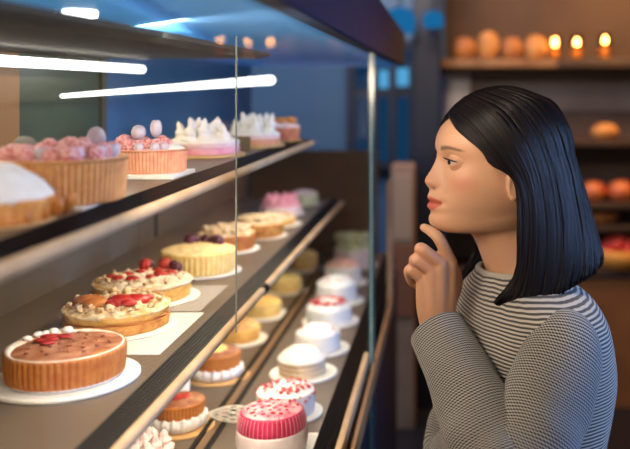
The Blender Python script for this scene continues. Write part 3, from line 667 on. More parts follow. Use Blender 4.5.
PROF = [(-104, 0), (-97, 2), (-86, 3), (-76, 2.5), (-67, 8.5), (-60.5, 4.5), (-54, 9.5), (-48, 8.5), (-42, 11), (-37, 16), (-30, 21.5), (-24, 20.5), (-17, 16.5), (-8, 12), (2, 7.5), (9, 4), (18, 1), (30, 0)]
PROF = [(a, b) for a, b in PROF]
def feat(l, u):
    """forward displacement of the face in mm"""
    al = abs(l); d = 0.
    if -106 < u < 32:
        p = interp(PROF, u)[0]
        if u > -40: s = 6.5+4.0*sm(5, -28, u)                              # nose
        elif u > -48: s = 10.5+7*sm(-40, -48, u)
        elif u > -74: s = 21-1*abs(u+60)/8                                   # lips
        else: s = 18
        e = 2.0 if u > -44 else 2.4
        d += p*math.exp(-(al/s)**e)
    d += 7.5*math.exp(-((al-11.5)/5.5)**2-((u+32)/6.5)**2)                   # wings of the nose
    d -= 3.0*math.exp(-((al-18.5)/4)**2-((u+31)/9)**2)
    d -= 5.0*math.exp(-((al-6.5)/3.4)**2-((u+40)/3.0)**2)                    # nostrils
    d -= 6.5*math.exp(-((al-29)/15)**2-((u-0)/11)**2)                        # eye sockets
    d += 2.6*math.exp(-((al-30)/18)**2-((u-17)/7)**2)                        # brow
    d += 3.2*math.exp(-((al-44)/17)**2-((u+26)/15)**2)                       # cheek
    d -= 2.2*math.exp(-((al-25.5)/5)**2-((u+60)/6)**2)                       # mouth corners
    d -= 1.8*math.exp(-(u+60.5)**2/3.0)*math.exp(-(al/22)**4)                # mouth line
    d += 1.5*math.exp(-((al-10)/9)**2-((u+89)/9)**2)
    return d
EYE = (76.0, 31.0, 0.0, 12.2)
def eye_fix(f, l, u):
    """lids and opening round each eyeball (mm, head local)"""
    al = abs(l); dx, dy, dz = f-EYE[0], al-EYE[1], u-EYE[2]
    if f < 58 or math.hypot(dy, dz) > 19: return f
    q = dy/14.2; ins = False
    if abs(q) < 1:
        hi = 3.6*(1-abs(q)**2.2)+.4; lo = -3.6*(1-abs(q)**2)+.2
        if lo < dz < hi: ins = True
    rr = math.hypot(dy, dz)
    if ins: return EYE[0]+math.sqrt(max(0, 10.6**2-min(rr, 10.5)**2))
    if rr < 13.2: f = max(f, EYE[0]+math.sqrt(13.25**2-rr*rr)-.12*max(0, rr-11))
    return f
def head_mesh():
    n = 200; m = 200; P = []
    for i in range(n):
        x = (len(RK)-1)*i/(n-1); ff, fu, bf, bu, w, tm = interp(RK, x)
        row = []
        for j in range(m):
            t = 2*PI*j/m; c, s = math.cos(t), math.sin(t); L = math.hypot(ff-bf, fu-bu)
            e = 2/2.25
            if c >= 0: a = tm; k = 1-tm+0
            else: a = 1-tm
            cc = math.copysign(abs(c)**e, c); ss = math.copysign(abs(s)**e, s)
            pos = tm-cc*(tm if c >= 0 else 1-tm)          # 0 front .. 1 back
            f = ff+(bf-ff)*pos; u = fu+(bu-fu)*pos; l = w*ss
            if c > -.1:
                g = sm(-.1, .25, c); d = feat(l, u)*g
                f += d
            row.append((f, l, u))
        P.append(row)
    mb = MB().grid(P, True, cap0=True, cap1=True)
    for sg in (1, -1):                                     # ears
        def fe(v):
            return 1-.45*math.exp(-((v.x+.0)/.5)**2-((v.z-.05)/.55)**2)*(1 if v.y*sg > 0 else 0)
        R = Matrix.Rotation(math.radians(-14), 3, 'Y')
        b = MB().ball((-4, sg*69, -28), (13, 7, 25), 4, fe, R)
        mb.add(b.v, b.f)
        b = MB().ball((2, sg*68, -48), (6.5, 5, 7.5), 3); mb.add(b.v, b.f)
        b = MB().ball((8, sg*67, -30), (4, 3.5, 6.5), 3); mb.add(b.v, b.f)
        pts = [(-4+14*math.cos(a)-4*math.sin(a), sg*(72+2*math.sin(a)), -26+23*math.sin(a)) for a in np.linspace(-.9, 3.6, 22)]
        b = MB().tube(pts, 2.9, 8); mb.add(b.v, b.f)
    mb.v = [tuple(HL(f/1000, l/1000, u/1000)) for f, l, u in mb.v]
    return mb
# --- torso
def pxz(px, py, Y=1.28): return (px-PX)/F*Y, H-(py-PY)/F*Y
TK = []
for py, px, d, w in ((273, 515, .052, .060), (278, 518, .061, .076), (286, 522, .073, .104), (295, 526, .084, .136), (306, 528, .092, .155), (322, 530, .100, .162), (345, 531, .107, .158), (375, 532, .110, .150), (410, 533, .104, .141), (449, 533, .098, .136)):
    X, Z = pxz(px, py); TK.append((-Z, X, 1.30, d, w))
for Z, X, d, w in ((.94, .145, .102, .145), (.86, .147, .108, .16), (.76, .15, .112, .172), (.70, .15, .110, .172)): TK.append((-Z, X, 1.30, d, w))
TK.sort()
def torso_pt(z, t, inset=0., fold=True):
    X, Y, d, w = interp(TK, -z); d -= inset; w -= inset
    c, s = math.cos(t), math.sin(t); e = 2/2.2
    cc = math.copysign(abs(c)**e, c); ss = math.copysign(abs(s)**e, s)
    k = 1.
    if fold: k += .010*math.sin(3*t+z*22+.6)*sm(1.25, 1.1, z)+.007*math.sin(5*t-z*38)*sm(1.3, 1.15, z)
    z2 = z
    return Vector((X, Y, z2))+FW*d*cc*k+LF*w*ss*k
ZT = -TK[0][0]; ZB = -TK[-1][0]
# --- arms (joint, radius): near arm first
S1 = W(563, 350, 1.165); E1 = W(517, 494, 1.05); H1 = W(438, 331, 1.220)
S2 = Vector((.14, 1.30, S1.z))-LF*.148; E2 = W(452, 452, 1.37); H2 = W(545, 470, 1.16)
def catm(pts, n):
    out = []; P = [Vector(p) for p in pts]; P = [2*P[0]-P[1]]+P+[2*P[-1]-P[-2]]
    for i in range(1, len(P)-2):
        for k in range(n):
            t = k/n; a, b, c, d = P[i-1], P[i], P[i+1], P[i+2]
            out.append(.5*((2*b)+(c-a)*t+(2*a-5*b+4*c-d)*t*t+(3*b-a-3*c+d)*t**3))
    out.append(P[-2]); return out
def arm_path(S, E, Hd):
    a = (S-E).normalized(); b = (Hd-E).normalized()
    return [S, S.lerp(E, .5), E+a*.045, E+(a+b)*.006, E+b*.045, E.lerp(Hd, .55), Hd]
def lin(keys, t):
    ks = [k[0] for k in keys]; return float(np.interp(t, ks, [k[1] for k in keys]))
# --- hand helper
def fing(mb, pts, rad):
    p = catm([W(*q) for q in pts], 6); n = len(p); r = [lin([(i/(len(rad)-1), v) for i, v in enumerate(rad)], k/(n-1)) for k in range(n)]
    b = MB().tube(p, r, 14); mb.add(b.v, b.f)
def hand_mesh():
    mb = MB(); wr = (437, 331, 1.224)
    fi = {'i': [(450.5, 262, 1.226), (439.5, 239.5, 1.217), (430.5, 231, 1.226), (423.5, 227.3, 1.236)],
          'm': [(440.5, 264, 1.215), (421, 248.5, 1.208), (424, 257, 1.232), (434, 264, 1.240)],
          'r': [(431.5, 271, 1.214), (415, 259.5, 1.209), (418, 270, 1.234), (428, 276, 1.242)],
          'p': [(423.5, 280, 1.219), (409.5, 269.5, 1.215), (411, 281, 1.234), (420, 287, 1.242)]}
    rad = {'i': [.0098, .0087, .0075, .0060], 'm': [.0098, .0090, .0077, .0066], 'r': [.0094, .0086, .0073, .0064], 'p': [.0088, .0077, .0064, .0057]}
    for k in fi: fing(mb, fi[k], rad[k])
    for k, w in zip('imrp', ((444, 330, 1.226), (439, 331, 1.221), (434, 331, 1.221), (430, 330, 1.224))):
        a = fi[k][0]; mid = ((a[0]+w[0])/2+(1.5 if k == 'i' else -2 if k == 'p' else 0), (a[1]+w[1])/2, (a[2]+w[2])/2-.001)
        fing(mb, [a, mid, w], [.0108, .0125, .0135])
    for a_, b_, w in (('i', 'm', (441.5, 330, 1.223)), ('m', 'r', (436.5, 331, 1.220)), ('r', 'p', (432, 330.5, 1.222))):
        a = tuple((fi[a_][0][c]+fi[b_][0][c])/2 for c in range(3)); a = (a[0], a[1]+3, a[2]+.001)
        fing(mb, [a, tuple((a[c]+w[c])/2-(.0005 if c == 2 else 0) for c in range(3)), w], [.0098, .0125, .0135])
    fing(mb, [(437, 272, 1.226), (437, 290, 1.232), (438, 312, 1.232), (438, 333, 1.227)], [.014, .017, .018, .016])
    fing(mb, [(429, 282, 1.228), (430, 300, 1.230), (434, 320, 1.229)], [.011, .013, .014])
    fing(mb, [(446, 268, 1.232), (449, 284, 1.236), (443, 308, 1.234)], [.010, .014, .015])
    fing(mb, [(444, 308, 1.238), (455, 285, 1.252), (452, 266, 1.259), (443, 253, 1.257)], [.014, .0115, .0095, .0075])   # thumb folded behind
    return mb
# --- body mesh: head + torso + arms + hands + legs, fused by a voxel remesh
body = MB()
h = head_mesh(); body.add(h.v, h.f)
P = []
for i in range(50):
    z = ZT-.004+(ZB+.004-ZT)*i/49; P.append([torso_pt(z, 2*PI*j/48, .012, False) for j in range(48)])
body.grid(P, True, cap0=True, cap1=True)
for S, E, Hd in ((S1, E1, H1), (S2, E2, H2)):
    p = catm(arm_path(S, E, Hd), 6); n = len(p)
    b = MB().tube(p, [lin([(0, .044), (.3, .040), (.5, .036), (.65, .036), (1, .0235)], k/(n-1)) for k in range(n)], 20); body.add(b.v, b.f)
hm = hand_mesh(); body.add(hm.v, hm.f)
# the far hand lies under the near elbow, below the frame: a relaxed hand
d2 = (H2-E2).normalized(); sd = d2.cross(UP).normalized()
b = MB().ball(H2+d2*.045, (.045, .038, .02), 3); body.add(b.v, b.f)
for k in range(4):
    o = H2+d2*.075+sd*(.024-.016*k); l = (.068, .075, .07, .055)[k]
    b = MB().tube([o, o+d2*l*.5+UP*.004, o+d2*l*.8-UP*.004, o+d2*l-UP*.014], [.009, .008, .0075, .006], 10); body.add(b.v, b.f)
b = MB().tube([H2+d2*.02+sd*.02, H2+d2*.05+sd*.045, H2+d2*.085+sd*.05], [.012, .010, .0075], 10); body.add(b.v, b.f)
HIP = Vector((.15, 1.30, .80)); LEG = []
for sg in (1, -1):
    hp = HIP+LF*.085*sg; kn = HIP+LF*.09*sg+FW*.03-UP*.34; an = HIP+LF*.09*sg-FW*.02-UP*.71
    LEG.append((hp, kn, an)); p = catm([hp, hp.lerp(kn, .5), kn, kn.lerp(an, .4), an], 5); n = len(p)
    b = MB().tube(p, [lin([(0, .075), (.5, .048), (.7, .046), (1, .032)], k/(n-1)) for k in range(n)], 20); body.add(b.v, b.f)
    b = MB().tube([an-UP*.03-FW*.03, an-UP*.045+FW*.06, an-UP*.06+FW*.14], [.035, .036, .022], 16); body.add(b.v, b.f)
tmp = body.build('tmp_body', None)
md = tmp.modifiers.new('r', 'REMESH'); md.mode = 'VOXEL'; md.voxel_size = .0018; md.use_smooth_shade = True
md2 = tmp.modifiers.new('s', 'SMOOTH'); md2.factor = .5; md2.iterations = 4
dg = bpy.context.evaluated_depsgraph_get(); dg.update()
me = bpy.data.meshes.new_from_object(tmp.evaluated_get(dg)); bpy.data.objects.remove(tmp)
nv = len(me.vertices); co_ = np.zeros(nv*3, np.float32); me.vertices.foreach_get('co', co_); co_ = co_.reshape(-1, 3)
rel = co_-np.array(OH); fl = (rel@np.array(FW))*1000; ll = (rel@np.array(LF))*1000; ul = rel[:, 2]*1000
for i in np.where((fl > 58) & (np.abs(ul) < 20) & (np.abs(ll) < 52))[0]:
    nf = eye_fix(float(fl[i]), float(ll[i]), float(ul[i]))
    co_[i] += np.array(FW, dtype=np.float32)*(nf-fl[i])/1000
me.vertices.foreach_set('co', co_.ravel())
# colour zones of the skin: lips, brows, scalp, blush, painted nostril and mouth shade
col = np.tile(np.array([.55, .295, .18, 1.], np.float32), (nv, 1))
def mixin(w, c):
    global col
    w = np.clip(w, 0, 1)[:, None]; col[:, :3] = col[:, :3]*(1-w)+np.array(c, np.float32)*w
al = np.abs(ll); face = (fl > 50)
mixin(face*.45*np.exp(-((al-44)/15)**2-((ul+30)/14)**2), (.56, .17, .105))
mixin(face*.35*np.exp(-((al)/12)**2-((ul+30)/9)**2), (.62, .24, .15))
up_e = -51.3-1.5*np.exp(-(al/3.)**2)-6.5*(al/24.)**2; lo_e = -73+9*(al/23.)**2
wl = face*(fl > 78)*np.clip((up_e-ul)/1.6+.5, 0, 1)*np.clip((ul-lo_e)/1.6+.5, 0, 1)*np.clip((24.5-al)/2, 0, 1)
mixin(.95*wl, (.46, .085, .06))
mixin(.8*wl*np.exp(-((ul+60.3)/1.4)**2), (.20, .03, .03))  # shade in the crease between the lips, painted in
bc = 18+2.5*np.sin(np.clip((al-13)/36, 0, 1)*2.3)-3.5*np.clip((al-34)/18, 0, 1); bw_ = 3.3*(1-.55*np.clip((al-24)/30, 0, 1))
mixin(face*.85*np.clip((al-12)/4, 0, 1)*np.clip((54-al)/6, 0, 1)*np.exp(-((ul-bc)/bw_)**4), (.06, .03, .02))
mixin(face*.8*np.exp(-((al-7.5)/3.2)**2-((ul+40.5)/2.2)**2), (.10, .03, .02))  # nostril shade put into the skin colour
eyed = np.sqrt((al-31)**2+(ul)**2)
mixin(face*.35*np.exp(-((al-31)/15)**2-((ul-4)/6)**2), (.36, .16, .10))
sc_ = (ul > 63)*(fl < 75)+(fl < -5)*(ul > -60)*(ul < 90)
mixin(np.clip(sc_, 0, 1)*1., (.02, .015, .015))
hd = np.linalg.norm(co_-np.array(W(425, 258, 1.212)), axis=1)
mixin(.4*np.exp(-(hd/.02)**2), (.66, .25, .16))
at_ = me.color_attributes.new('skin_tone', 'FLOAT_COLOR', 'POINT'); at_.data.foreach_set('color', col.ravel())
M_skin = mat('skin', (.66, .4, .28), .43, spec=.4, sss=.12, bump=.05, bscale=500)
nt = M_skin.node_tree; an_ = nt.nodes.new('ShaderNodeAttribute'); an_.attribute_name = 'skin_tone'
nt.links.new(an_.outputs['Color'], nt.nodes['Principled BSDF'].inputs['Base Color'])
me.materials.clear(); me.materials.append(M_skin)
me.polygons.foreach_set('use_smooth', [True]*len(me.polygons)); me.name = 'person'
ROOT = Vector((.15, 1.28, 0)); me.transform(Matrix.Translation(-ROOT))
WOM = bpy.data.objects.new('person', me); COL.objects.link(WOM); WOM.location = ROOT
tag(WOM, 'woman with dark bob and striped grey sweater, finger at chin, facing the case', 'person')
def wpart(mb, name, m, parent=None, uv=False, smooth=True):
    mb.v = [tuple(Vector(v)-ROOT) for v in mb.v]; return mb.build(name, m, parent or WOM, smooth, uv)
# --- eyes and lashes
M_eye = mat('eye_white', (.45, .40, .37), .2); M_iris = mat('iris', (.035, .014, .008), .12); M_lash = mat('lash', (.012, .008, .008), .6)
look = Vector((.97, .0, -.10)).normalized()
for sg in (1, -1):
    c = HL(EYE[0]/1000, sg*EYE[1]/1000, 0); r = EYE[3]/1000
    e = wpart(MB().ball(c, r, 4), 'eye', M_eye)
    g = (FW*.985-UP*.10+LF*.0).normalized()
    q = g.to_track_quat('Z', 'Y').to_matrix()
    P = []
    for i in range(8):
        a = .56*i/7; P.append([c+q@Vector((math.sin(a)*math.cos(b), math.sin(a)*math.sin(b), math.cos(a)))*(r+.0004+.0006*(1-i/7)) for b in [2*PI*j/28 for j in range(28)]])
    wpart(MB().grid(P, True, cap0=True), 'iris', M_iris, e)
    lp = []; 
    for k in range(17):
        dy = -14.2+28.4*k/16; qq = abs(dy/14.2); dz = 3.6*(1-qq**2.2)+.2
        rr = math.hypot(dy, dz); f = EYE[0]+math.sqrt(max(9, 13.9**2-rr*rr)); lp.append(HL(f/1000, sg*(EYE[1]+dy)/1000, dz/1000))
    mb = MB().tube(lp, [.0004]+[.0011]*15+[.0004], 7)
    for k in range(1, 16):
        for s_ in (0, .5):
            o = lp[k].lerp(lp[min(16, k+1)], s_); dd = FW*.0065+UP*.002+LF*sg*(k-7)*.00055
            mb.tube([o, o+dd*.5-UP*.0006, o+dd+UP*.0012], [.00042, .00035, .0001], 4)
    wpart(mb, 'eyelashes', M_lash)
# --- nail on the raised index finger
nb = MB().ball(W(425.0, 226.9, 1.2295), (.0042, .0012, .0032), 3, None, Matrix.Rotation(.35, 3, 'Y'))
wpart(nb, 'fingernail', mat('nail', (.72, .42, .34), .2))

# --- sweater
def knit(name, per, c_lo, c_hi, tweed):
    m = bpy.data.materials.new(name); m.use_nodes = True; nt = m.node_tree; b = nt.nodes['Principled BSDF']
    N = nt.nodes.new; L = nt.links.new
    uv = N('ShaderNodeUVMap'); uv.uv_map = 'UVMap'; sp = N('ShaderNodeSeparateXYZ'); L(uv.outputs[0], sp.inputs[0])
    def mth(op, a, b_=None):
        n = N('ShaderNodeMath'); n.operation = op
        for i, x in enumerate((a, b_)):
            if x is None: continue
            if isinstance(x, (int, float)): n.inputs[i].default_value = x
            else: L(x, n.inputs[i])
        return n.outputs[0]
    nz = N('ShaderNodeTexNoise'); nz.inputs['Scale'].default_value = 14; nz.inputs['Detail'].default_value = 2; L(uv.outputs[0], nz.inputs['Vector'])
    wob = mth('MULTIPLY', nz.outputs['Fac'], .006)
    v = mth('ADD', sp.outputs['Y'], wob)
    s1_ = mth('SINE', mth('MULTIPLY', v, 2*PI/per))
    if tweed:
        s2_ = mth('SINE', mth('MULTIPLY', mth('ADD', sp.outputs['X'], mth('MULTIPLY', v, .8)), 2*PI/(per*1.05)))
        h_ = mth('ADD', mth('MULTIPLY', s1_, .30), mth('MULTIPLY', s2_, .22))
    else:
        s2_ = mth('SINE', mth('MULTIPLY', sp.outputs['X'], 2*PI/.0032)); h_ = mth('ADD', mth('MULTIPLY', s1_, .5), mth('MULTIPLY', s2_, .05))
    fac = mth('ADD', h_, .5)
    r = N('ShaderNodeValToRGB'); r.color_ramp.elements[0].color = (*c_lo, 1); r.color_ramp.elements[1].color = (*c_hi, 1)
    r.color_ramp.elements[0].position = .32; r.color_ramp.elements[1].position = .66
    L(fac, r.inputs[0]); L(r.outputs[0], b.inputs['Base Color']); b.inputs['Roughness'].default_value = .85; b.inputs['Specular IOR Level'].default_value = .2
    b.inputs['Sheen Weight'].default_value = .15
    bp = N('ShaderNodeBump'); bp.inputs['Strength'].default_value = .6; bp.inputs['Distance'].default_value = .0015; L(fac, bp.inputs['Height']); L(bp.outputs[0], b.inputs['Normal'])
    return m
M_knit = knit('knit_stripe', .0050, (.07, .065, .065), (.52, .47, .42), False)
M_tweed = knit('knit_tweed', .0038, (.012, .012, .015), (.40, .375, .355), True)
P = []; U = []; nt_, nz_ = 128, 150
for i in range(nz_):
    z = ZT+(ZB-ZT)*i/(nz_-1); row = []; ur = []
    for j in range(nt_+1):
        t = 2*PI*j/nt_+PI; row.append(torso_pt(z, t)); ur.append((j/nt_*1.0, z+.0))
    P.append(row); U.append(ur)
sw = MB().grid(P, False, U)
# turned hem inside
sweater = wpart(sw, 'sweater', M_knit, uv=True)
mdS = sweater.modifiers.new('thick', 'SOLIDIFY'); mdS.thickness = .0035; mdS.offset = -1
# collar roll
pts = [torso_pt(ZT+.0, 2*PI*j/72)+UP*.001 for j in range(73)]
cb = MB(); cb.tube(pts, .0052, 10, caps=False)
wpart(cb, 'collar', mat('collar_knit', (.42, .38, .34), .85), sweater)
def sleeve(S, E, Hd, rk, cuff, name_seed, stop=1.0):
    # shoulder start a little inside the torso
    pts = arm_path(S, E, Hd); st = S+(S-E).normalized()*.03-LF*(.03 if name_seed == 1 else -.03)
    pts = [st]+pts; p = catm(pts, 9); n = len(p); 
    cum = [0.]
    for a, b in zip(p, p[1:]): cum.append(cum[-1]+(b-a).length)
    T = cum[-1]; P = []; U = []; ref = None; m = 72
    bend = ((S-E).normalized()+(Hd-E).normalized()).normalized()
    ref = bend
    for i in range(n):
        t = (p[min(i+1, n-1)]-p[max(i-1, 0)]).normalized(); a = (ref-t*ref.dot(t)).normalized(); b = t.cross(a); ref = a
        s = cum[i]/T; r = lin(rk, s); row = []; ur = []
        for j in range(m+1):
            q = 2*PI*j/m+PI/2
            k = 1+.035*math.sin(3*q+s*24+name_seed)*sm(.15, .4, s)*sm(1., .75, s)+.05*math.sin(2*q-s*42)*math.exp(-((s-.52)/.14)**2)+.03*math.sin(q+s*60)*math.exp(-((s-.55)/.2)**2)
            k += .018*noise.noise((math.cos(q)*2, math.sin(q)*2+name_seed, s*14))
            row.append(p[i]+(a*math.cos(q)+b*math.sin(q))*r*k); ur.append((j/m*.30, cum[i]))
        P.append(row); U.append(ur)
    mb = MB().grid(P, False, U)
    # cuff turned in
    c = p[-1]; row = [c+(Vector(v)-c)*.86 for v in P[-1]]; row2 = [c+(Vector(v)-c)*.82+(p[-3]-c)*.8 for v in P[-1]]
    mb.grid([P[-1], row, row2], False, [[(x, y) for x, y in U[-1]]]*3)
    o = wpart(mb, 'sleeve', M_tweed, sweater, uv=True)
    return o
sleeve(S1, E1, H1, [(0, .022), (.05, .042), (.12, .055), (.25, .060), (.42, .057), (.55, .058), (.7, .053), (.9, .0435), (1, .0415)], 1, 1)
sleeve(S2, E2, H2, [(0, .022), (.06, .045), (.14, .056), (.3, .055), (.5, .052), (.65, .050), (.9, .042), (1, .0385)], 1, 4)
# --- trousers and shoes (below the frame)
M_tr = mat('trousers', (.02, .02, .03), .8, bump=.1)
tb = MB(); P = []
for i in range(10):
    z = .82-.13*i/9; P.append([Vector((.15, 1.30, z))+FW*.106*math.cos(a)+LF*.166*math.sin(a) for a in [2*PI*j/40 for j in range(40)]])
tb.grid(P, True, cap0=True, cap1=True)
for hp, kn, an in LEG:
    p = catm([hp-UP*.02, hp.lerp(kn, .5), kn, kn.lerp(an, .5), an+UP*.0], 5); n = len(p); tb.tube(p, [lin([(0, .092), (.5, .068), (1, .058)], k/(n-1)) for k in range(n)], 24)
wpart(tb, 'trousers', M_tr)
for hp, kn, an in LEG:
    o = Vector((an.x, an.y, 0)); s_ = MB(); P = []
    for i in range(14):
        t = i/13; f = -.075+.25*t; w = .043*math.sin(PI*min(1, .18+t*.78))**.5*(1-.12*t); hh = .085*(1-sm(.3, .75, t))+.05*(1-.4*t)
        P.append([o+FW*f+LF*w*math.cos(a)+UP*max(.001, hh*.5+hh*.5*math.sin(a)) for a in [2*PI*j/20 for j in range(20)]])
    s_.grid(P, True, cap0=True, cap1=True); wpart(s_, 'shoe', mat('shoe', (.02, .02, .02), .4))

# --- hair
def hsec(u):
    """hair section (mm): centre f, half length, half width"""
    if u >= 10:
        k = math.sqrt(max(0., 1-((u-10)/100.)**2)); return -8, 107*k, 86*k
    t = (10-u)/160.; return -8-24*t, 107+25*t, 86+11*t
G = [[(449, 110), (457, 125), (470, 137), (482, 148), (490, 161), (505, 170), (513, 187), (514, 229), (511, 264), (489, 288)],
     [(456, 100), (472, 117), (488, 136), (501, 153), (513, 170), (519, 186), (521, 205), (520, 240), (515, 272), (501, 296)],
     [(468, 93), (490, 111), (506, 130), (518, 150), (526, 170), (530, 190), (532, 212), (531, 245), (527, 275), (518, 302)],
     [(482, 89), (506, 103), (523, 122), (534, 145), (541, 167), (546, 190), (549, 215), (549, 245), (546, 270), (539, 292)],
     [(496, 87), (523, 99), (540, 117), (551, 141), (558, 165), (563, 188), (567, 213), (568, 240), (566, 262), (560, 280)],
     [(506, 86.5), (537, 97), (555, 114), (565, 138), (572, 163), (577, 187), (582, 212), (586, 237), (587, 256), (584, 271)],
     [(512, 86.5), (547, 98), (564, 116), (574, 140), (580, 165), (585, 188), (591, 211), (597, 233), (601, 250), (600, 264)]]
def gproj(px, py):
    u = (158.7-py)*1.500; x = (px-499)*1.500
    cf, a, b = hsec(u); f0, l0 = -CA*x, SA*x; df, dl = -SA, -CA     # along +Y
    # ((f0+t df-cf)/a)^2+((l0+t dl)/b)^2=1
    if a < 4: return Vector((cf, 0, u))
    qa = (df/a)**2+(dl/b)**2; qb = 2*((f0-cf)*df/a**2+l0*dl/b**2); qc = ((f0-cf)/a)**2+(l0/b)**2-1
    D = qb*qb-4*qa*qc; t = (-qb-math.sqrt(D))/(2*qa) if D > 0 else -qb/(2*qa)
    return Vector((f0+t*df, l0+t*dl, u))
GL = [[gproj(*q) for q in g] for g in G]
for g, f_ in zip(GL, (79, 68, 52, 34, 16, 2, -8)): g[0] = Vector((f_, 2., 10+100*math.sqrt(1-((f_+8)/107.)**2)))
# centre back guide
back = []
for i in range(10):
    uu = [108, 95, 76, 50, 22, -8, -42, -76, -108, -136][i]; cf, a, b = hsec(uu); back.append(Vector((cf-a, 0, uu)))
back[0] = Vector((-18, 2., 109.5))
GL.append(back)
def spl(g, t):
    x = t*(len(g)-1); i = min(int(x), len(g)-2); k = x-i
    P = [g[max(i-1, 0)], g[i], g[i+1], g[min(i+2, len(g)-1)]]; a, b, c, d = P
    return .5*((2*b)+(c-a)*k+(2*a-5*b+4*c-d)*k*k+(3*b-a-3*c+d)*k**3)
def onsurf(p, off):
    cf, a, b = hsec(p.z)
    if a < 6: return Vector((p.x, p.y, p.z+off))
    dx, dy = p.x-cf, p.y; k = math.sqrt((dx/a)**2+(dy/b)**2)
    return p, k
def hpt(s, t, off=0.):
    """s 0..7 across the guides, t along; off mm outward"""
    i = min(int(s), len(GL)-2); k = s-i
    a = spl(GL[max(i-1, 0)], t); b = spl(GL[i], t); c = spl(GL[i+1], t); d = spl(GL[min(i+2, len(GL)-1)], t)
    p = b.lerp(c, k)
    cf, A_, B_ = hsec(p.z); dx, dy = p.x-cf, p.y
    r = math.sqrt((dx/max(A_, 1))**2+(dy/max(B_, 1))**2) if A_ > 3 else 1
    if r > .05 and t > .12 and s > .8:
        w = sm(.12, .3, t)*sm(.8, 1.6, s); q = 1+w*(1/r-1); p = Vector((cf+dx*q, dy*q, p.z))
    nrm = Vector((dx/max(A_, 8)**2, dy/max(B_, 8)**2, max(0, (p.z-10))/103.**2))
    nrm = nrm.normalized() if nrm.length > 1e-9 else Vector((0, 0, 1))
    return p+nrm*off, nrm
hb = MB()
def mirrorp(p, sg): return HL(p.x/1000, sg*p.y/1000, p.z/1000)
for sg in (1, -1):
    # closed base sheet
    ns, ntt = 60, 44; P = []; Q = []; U = []
    for i in range(ns+1):
        s = 7*i/ns; r1 = []; r2 = []; uu = []
        for j in range(ntt+1):
            t = j/ntt; a, _ = hpt(s, t, -3.0); b, _ = hpt(s, t, -9.0); r1.append(mirrorp(a, sg)); r2.append(mirrorp(b, sg)); uu.append((s/7*.6, t*.3))
        P.append(r1); U.append(uu); Q.append(r2)
    hb.grid(P, False, U); hb.grid(Q, False, U)
    hb.grid([P[0], Q[0]], False, [U[0], U[0]]); hb.grid([[r[-1] for r in P], [r[-1] for r in Q]], False, [[u[-1] for u in U]]*2)
    # locks
    for layer, (cnt, off, wd) in enumerate(((92, 0., 1.), (70, -3.5, 1.), (120, .8, .38))):
        for k in range(cnt):
            s = 7*(k+rnd(.1, .9))/cnt; jit = rnd(-.16, .16); o_ = off+rnd(-1.2, 1.0); tend = rnd(.965, 1.0)
            w0 = (rnd(5.5, 8.5) if wd == 1. else rnd(.8, 2.2)); n = 26; row = []; ur = []; vo = rnd(0, 5); lastp = None
            wav = rnd(0, 6)
            for i in range(n):
                t = tend*i/(n-1); ss = min(7, max(0, s+jit*sm(.1, 1, t)+.03*math.sin(t*5+wav)))
                p, nr = hpt(ss, t, o_); p2, _ = hpt(min(7, ss+.02), t, o_); p3, _ = hpt(max(0, ss-.02), t, o_)
                ac = (p2-p3); ac = ac.normalized() if ac.length > 1e-6 else Vector((1, 0, 0)); nn = nr
                w = w0*(.62+.38*sm(0, .15, t))*(1-.8*sm(.82, 1., t)); th = (1.3 if wd == 1. else .55)*(1-.6*sm(.85, 1, t))
                c = [p+ac*w*math.cos(q)+nn*th*math.sin(q) for q in (0, PI/3, 2*PI/3, PI, 4*PI/3, 5*PI/3)]
                row.append([mirrorp(x, sg) for x in c]); ur.append([(vo+.012*math.cos(q)*w/7, t*.3) for q in (0, PI/3, 2*PI/3, PI, 4*PI/3, 5*PI/3)])
            hb.grid(row, True, ur, cap0=True, cap1=True)
def hairmat():
    m = bpy.data.materials.new('hair_black'); m.use_nodes = True; nt = m.node_tree; b = nt.nodes['Principled BSDF']; N = nt.nodes.new; L = nt.links.new
    uv = N('ShaderNodeUVMap'); uv.uv_map = 'UVMap'; mp = N('ShaderNodeMapping'); mp.inputs['Scale'].default_value = (900, 6, 1); L(uv.outputs[0], mp.inputs[0])
    nz = N('ShaderNodeTexNoise'); nz.inputs['Scale'].default_value = 1; nz.inputs['Detail'].default_value = 3; L(mp.outputs[0], nz.inputs['Vector'])
    r = N('ShaderNodeValToRGB'); r.color_ramp.elements[0].color = (.0025, .0025, .004, 1); r.color_ramp.elements[1].color = (.017, .011, .010, 1)
    r.color_ramp.elements[0].position = .4; r.color_ramp.elements[1].position = .7; L(nz.outputs['Fac'], r.inputs[0]); L(r.outputs[0], b.inputs['Base Color'])
    b.inputs['Roughness'].default_value = .36; b.inputs['Specular IOR Level'].default_value = .17
    bp = N('ShaderNodeBump'); bp.inputs['Strength'].default_value = .7; bp.inputs['Distance'].default_value = .0012; L(nz.outputs['Fac'], bp.inputs['Height']); L(bp.outputs[0], b.inputs['Normal'])
    return m
wpart(hb, 'hair', hairmat(), uv=True)
